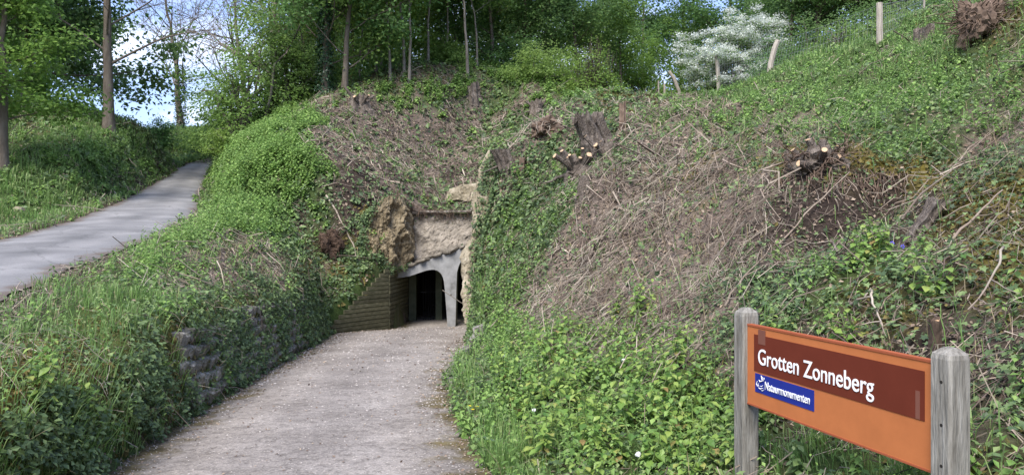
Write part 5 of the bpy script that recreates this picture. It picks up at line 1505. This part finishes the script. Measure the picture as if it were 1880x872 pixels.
for i, (u, d, k, s) in enumerate([(560, 45, 'wood3', 1.0), (650, 47, 'wood1', .95), (720, 46, 'wood3', 1.0), (780, 49, 'wood2', 1.0), (850, 49, 'wood1', 1.0), (905, 46, 'wood2', .85), (960, 48, 'wood2', .95), (1010, 52, 'wood1', 1.0), (1060, 50, 'wood2', .9), (610, 56, 'wood2', 1.1), (690, 58, 'wood1', 1.1), (770, 60, 'wood3', 1.15), (850, 60, 'wood2', 1.1), (930, 62, 'wood1', 1.1), (1010, 62, 'wood2', 1.15), (1100, 60, 'wood1', 1.0), (1180, 62, 'wood2', 1.1), (1250, 64, 'wood1', 1.1), (1330, 60, 'wood2', 1.1), (1420, 62, 'wood2', 1.1), (540, 66, 'wood1', 1.2), (1140, 52, 'wood3', .8)]):
    plant_tree(k, *at(u, d), {'wood1': 'bright green', 'wood2': 'dark green', 'wood3': 'yellow-green'}[k] + (' leafy tree near the front of the woodland behind the plateau' if d < 53 else ' leafy tree deep in the woodland behind the front row'), 'tree', {'wood1': 'bright', 'wood2': 'dark', 'wood3': 'yellow-green'}[k] + (' trees near the front of the woodland' if d < 53 else ' trees deep in the woodland'), s, i * 2.1)
for i, (u, d, k, s) in enumerate([(1450, 50, 'wood2', .9), (1500, 46, 'maple_dark', .75), (1570, 48, 'wood2', .9), (1640, 44, 'maple_dark', .7), (1720, 48, 'wood2', .9), (1800, 44, 'wood1', .9), (1540, 60, 'wood2', 1.2), (1660, 60, 'wood1', 1.1)]):
    plant_tree(k, *at(u, d), 'dark leafy tree on the hilltop behind the wire fence', 'tree', 'trees behind the fence on the hill', s, i * 1.7)
# undergrowth along the wood
UG = 'undergrowth shrubs inside the woodland'
for i, (u, d, r_, h_, m_) in enumerate([(585, 41, 1.6, 2.2, 'tree_b'), (690, 44, 2.2, 2.2, 'tree_a'), (760, 46, 2.4, 2.6, 'tree_b'), (820, 43, 1.4, 1.8, 'tree_a'), (885, 47, 2.4, 3.0, 'tree_b'), (940, 45, 1.8, 2.6, 'tree_b'), (640, 50, 2.6, 3.0, 'tree_c'), (720, 54, 3.0, 3.0, 'tree_a'), (810, 54, 3.0, 3.4, 'tree_b'), (900, 55, 3.0, 3.4, 'tree_b'), (560, 50, 2.6, 4.6, 'tree_a'), (675, 46, 2.2, 3.6, 'tree_c'), (745, 50, 2.6, 4.0, 'tree_a'), (800, 48, 2.2, 3.4, 'tree_c'), (980, 55, 3, 4, 'tree_b'), (1050, 53, 3, 4.5, 'tree_a'), (1110, 56, 3, 5, 'tree_b'), (850, 50, 2.4, 3.4, 'tree_a'), (600, 47, 2.4, 3.2, 'tree_a')]):
    bush('undergrowth_shrub', 40 + i, *at(u, d), (r_, r_ * .8, h_), m_, 'leafy undergrowth shrub among the woodland trunks', 'bush', n=120, per=30, leaf=.15, group=UG)
# named shrubs on the crest
bush('shrub', 61, *at(1000, 42), (2.2, 1.8, 2.3), 'tree_a', 'spreading bright green shrub left of the shrub hung with dead vines', n=170, leaf=.12, sig=.25)
vb = bush('vine_shrub', 62, *at(1090, 39), (1.7, 1.5, 3.9), 'tree_c', 'tall shrub hung with a curtain of dead brown vines', n=170, leaf=.12, sig=.28)
rng = np.random.default_rng(62)
n = 150
a = rng.random(n) * 6.28; rr = rng.uniform(.1, 1.15, n)
topz = rng.uniform(1.2, 3.3, n) * (1.1 - .25 * rr)
t = np.linspace(0, 1, 6)
L = np.stack([np.cos(a)[:, None] * rr[:, None] * (1 - .35 * t) + np.cumsum(rng.normal(0, .07, (n, 6)), 1), np.sin(a)[:, None] * rr[:, None] + rng.normal(0, .06, (n, 6)), topz[:, None] * (1 - t) + .05], -1)
V, Q, _ = tubes_np(L, np.full((n, 6), .011), 3)
o = link('vines', mesh_np('vines', V, quads=Q), M['twig_dark'], vb); o['kind'] = 'stuff'
bush('shrub', 63, *at(1190, 57), (4.0, 3.2, 6.2), 'tree_c', 'big rounded bright green shrub on the crest behind the small fence posts', n=480, leaf=.16, sig=.36)
bush('shrub', 66, *at(1275, 58), (2.6, 2.2, 5.0), 'tree_b', 'dark shrub under the flowering hawthorn', n=260, leaf=.16, sig=.34)
bush('hawthorn', 64, *at(1352, 44), (2.9, 2.3, 4.6), 'tree_b', 'hawthorn covered in white blossom behind the fence', 'tree', n=300, leaf=.13, sig=.28, flowers=2800)
bush('shrub', 65, *at(1440, 40), (1.6, 1.4, 2.0), 'tree_b', 'dark green shrub behind the leaning fence post', n=110, leaf=.12)
bush('shrub', 67, *at(1545, 29), (.9, .8, 1.1), 'tree_a', 'small loose shrub grown through the fence wire', n=40, per=20, leaf=.09, sig=.2)
bush('shrub', 68, *at(1660, 36), (1.8, 1.5, 2.0), 'tree_a', 'green shrub behind the upright fence post', n=110, leaf=.12)
for i, (u, d) in enumerate([(1740, 38), (1600, 40), (1500, 40), (1400, 46)]):
    bush('hedge_shrub', 70 + i, *at(u, d), (2.2, 1.8, 2.6), 'tree_b', 'dark hedge shrub at the foot of the hilltop trees', n=120, leaf=.14, group='hedge shrubs behind the fence')
for i, (u, d, w) in enumerate([(40, 43, 2.2), (110, 45, 2.0), (-60, 41, 2.4), (160, 46, 1.4), (225, 54, .9)]):
    bush('bank_shrub', 80 + i, *at(u, d), (w, w * .8, 1.9), 'tree_b', 'low dark shrub under the maples on the left bank', n=100, leaf=.15, group='shrubs under the maples')

#__STAGE_SPROUTS__
# ------------------------------------------------------------------ leafy sprouts in the right foreground, one by one
def sprout_meshes(seed, hgt, nst, leaf):
    rng = np.random.default_rng(seed)
    mb = MB(); Ps, Ns, Ax, Sz = [], [], [], []
    for s in range(nst):
        a = rng.random() * 6.28; l = rng.uniform(.1, .5)
        st = wobble_line(rng, (rng.normal(0, .05), rng.normal(0, .05), -.04), (np.cos(a) * l, np.sin(a) * l, 1), hgt * rng.uniform(.6, 1.1), 7, .10)
        mb.tube(st, np.linspace(.006, .0025, 7), 5, False)
        for k in range(13):
            f = .18 + .82 * k / 12; i = f * 6; j = min(int(i), 5)
            p = st[j] * (1 - (i - j)) + st[j + 1] * (i - j)
            b = k * 2.4 + rng.normal(0, .3)
            o = np.array([np.cos(b), np.sin(b), .35 - .5 * rng.random()])
            sz = leaf * rng.uniform(.7, 1.25) * (1.1 - .45 * f)
            Ps.append(p + o * sz * .55); Ns.append(UP * .9 + o * .35); Ax.append(o); Sz.append(sz)
    V, T = leaves_np(np.array(Ps), np.array(Ns), np.array(Sz), LEAF6, rng, .18, axis=np.array(Ax))
    return mb.mesh('stems', True), mesh_np('leaves', V, tris=T)
SPR = []
for i in range(6):
    s_, l_ = sprout_meshes(200 + i, [.42, .5, .36, .46, .55, .32][i], [5, 6, 5, 7, 5, 6][i], [.095, .10, .085, .09, .105, .08][i])
    s_.materials.append(M['herb_mid']); l_.materials.append(M['sprout']); SPR.append((s_, l_))
rr = random.Random(5)
spots = []
tries = 0
while len(spots) < 54 and tries < 4000:
    tries += 1
    u = rr.gauss(1130, 120); v = rr.gauss(735, 75)
    if not (880 < u < 1345 and 575 < v < 905): continue
    q = ray_hit(u, min(v, 900))
    if q is None: continue
    if path_dist(np.array([q[0]]), np.array([q[1]]))[0][0] < .35: continue
    if any(math.hypot(q[0] - s[0], q[1] - s[1]) < .24 for s in spots): continue
    spots.append(q)
for u, v in ((1370, 800), (1400, 770), (1330, 850), (1560, 640), (1700, 560), (1580, 480), (1620, 470), (930, 600), (955, 560), (920, 690), (1420, 640)):
    spots.append(ray_hit(u, v))
NSP = 54
LONE = ['sprout with broad leaves touching the foot of the left sign post', 'sprout growing under the board right by the left sign post', 'sprout in the grass just left of the left sign post', 'sprout in the ivy directly above the sign board', 'sprout at the middle of the mossy slope beyond the sign', 'sprout at the lower lip of the eroded soil scarp', 'sprout beside the blue periwinkle flowers', 'sprout above the short rubble wall by the crag', 'sprout at the foot of the ivy slope beside the crag', 'sprout hanging over the end of the short rubble wall', 'sprout in the ivy behind the left sign post']
for i, q in enumerate(spots):
    s_, l_ = SPR[i % 6]
    r = tag(empty('sprout_plant', (q[0], q[1], q[2]), rr.uniform(0, 6.28)), ('tall ' if i % 6 in (1, 4) else 'low ' if i % 6 in (2, 5) else 'bushy ') + 'leafy sprout with reddish tips in the patch left of the sign' if i < NSP else LONE[i - NSP], 'plant', (('tall' if i % 6 in (1, 4) else 'low' if i % 6 in (2, 5) else 'bushy') + ' sprouts left of the sign') if i < NSP else None)
    r.scale = (rr.uniform(.75, 1.25),) * 3
    link('stems', s_, None, r); link('leaves', l_, None, r)

# young sycamore seedlings by the left wall, pale lobed leaves
for i, (u, v) in enumerate(((60, 745), (150, 790), (80, 690), (690, 450), (715, 455), (300, 690))):
    q = ray_hit(u, v)
    s_, l_ = SPR[(i * 2 + 1) % 6]
    r = tag(empty('seedling', (q[0], q[1], q[2]), i), ['pale seedling in mossy grass at the near end of the wall', 'pale seedling at the gravel edge below the mossy wall end', 'pale seedling on the mossy top of the wall end', 'green seedling growing on the tan rock spur', 'second green seedling on the tan rock spur by the mouth', 'pale seedling on the bare stones of the long wall'][i], 'plant')
    link('stems', s_, None, r); link('leaves', l_, None, r)
    if q[1] > 20: r.scale = (1.6,) * 3

# dandelions: seed heads and a yellow flower
def ball(r, seed):
    bm = bmesh.new(); bmesh.ops.create_icosphere(bm, subdivisions=2, radius=r)
    for v in bm.verts: v.co *= random.uniform(.85, 1.15)
    return bm
for i, (u, v) in enumerate(((978, 778), (1168, 868), (924, 668), (1142, 690))):
    q = ray_hit(u, min(v + 14, 890)); zt = .18
    r = tag(empty('dandelion', q), 'white dandelion seed head on a thin stalk beside the path', 'flower', 'dandelion seed heads')
    MB().tube([(0, 0, -.02), (.01, 0, zt * .5), (.015, 0, zt)], [.003, .0025, .002], 5).build('stalk', M['herb_mid'], r)
    bm_obj('seed_head', ball(.022, i), M['white_fluff'], r, (.015, 0, zt + .015))
for i, (u, v) in enumerate(((868, 768), (876, 764), (862, 760))):
    q = ray_hit(u, v + 6)
    r = tag(empty('yellow_flower', q), 'small yellow flower in the weeds at the path edge', 'flower', 'yellow flowers at the path edge')
    MB().tube([(0, 0, -.02), (0, 0, .13)], [.003, .002], 5).build('stalk', M['herb_mid'], r)
    V, T = leaves_np(np.array([(np.cos(a) * .012, np.sin(a) * .012, .13) for a in np.arange(8) * .785]), np.tile(UP, (8, 1)), np.full(8, .024), LEAF4, RNG, .1, axis=np.array([(np.cos(a), np.sin(a), .1) for a in np.arange(8) * .785]))
    link('petals', mesh_np('petals', V, tris=T), M['yellow'], r)
for i, (u, v) in enumerate(((1632, 470), (1651, 478))):
    q = ray_hit(u, v)
    r = tag(empty('periwinkle', q), 'tiny blue periwinkle flower in the ivy on the right slope', 'flower', 'blue flowers in the ivy')
    MB().tube([(0, -.03, -.02), (0, -.06, .12)], [.002, .002], 5).build('stalk', M['herb_mid'], r)
    V, T = leaves_np(np.array([(np.cos(a) * .014, -.06, .12 + np.sin(a) * .014) for a in np.arange(5) * 1.257]), np.tile(np.array([0, -1.0, .3]), (5, 1)), np.full(5, .02), LEAF4, RNG, .1)
    link('petals', mesh_np('petals', V, tris=T), M['blue_wood'], r)
# loose pale stones
for i, (u, v, s_) in enumerate(((34, 392, .14), (160, 540, .05), (445, 382, .06), (1525, 612, .05), (1490, 760, .06))):
    q = ray_hit(u, v)
    bm = chunk(random.Random(i), s_ * 2, s_ * 1.7, s_ * 1.5, .25, .3)
    o = bm_obj('loose_stone', bm, M['chalk'], None, (q[0], q[1], q[2] + s_ * .4)); o.rotation_euler = (i, .3, i * 2)
    tag(o, ['rounded pale boulder in the weeds on the left road bank', 'small pale stone in the grass by the road edge', 'small light stone on the bank above the road', 'tan stone lying in the ivy above the sign board', 'pale stone in the soil under the sign board'][i], 'stone')
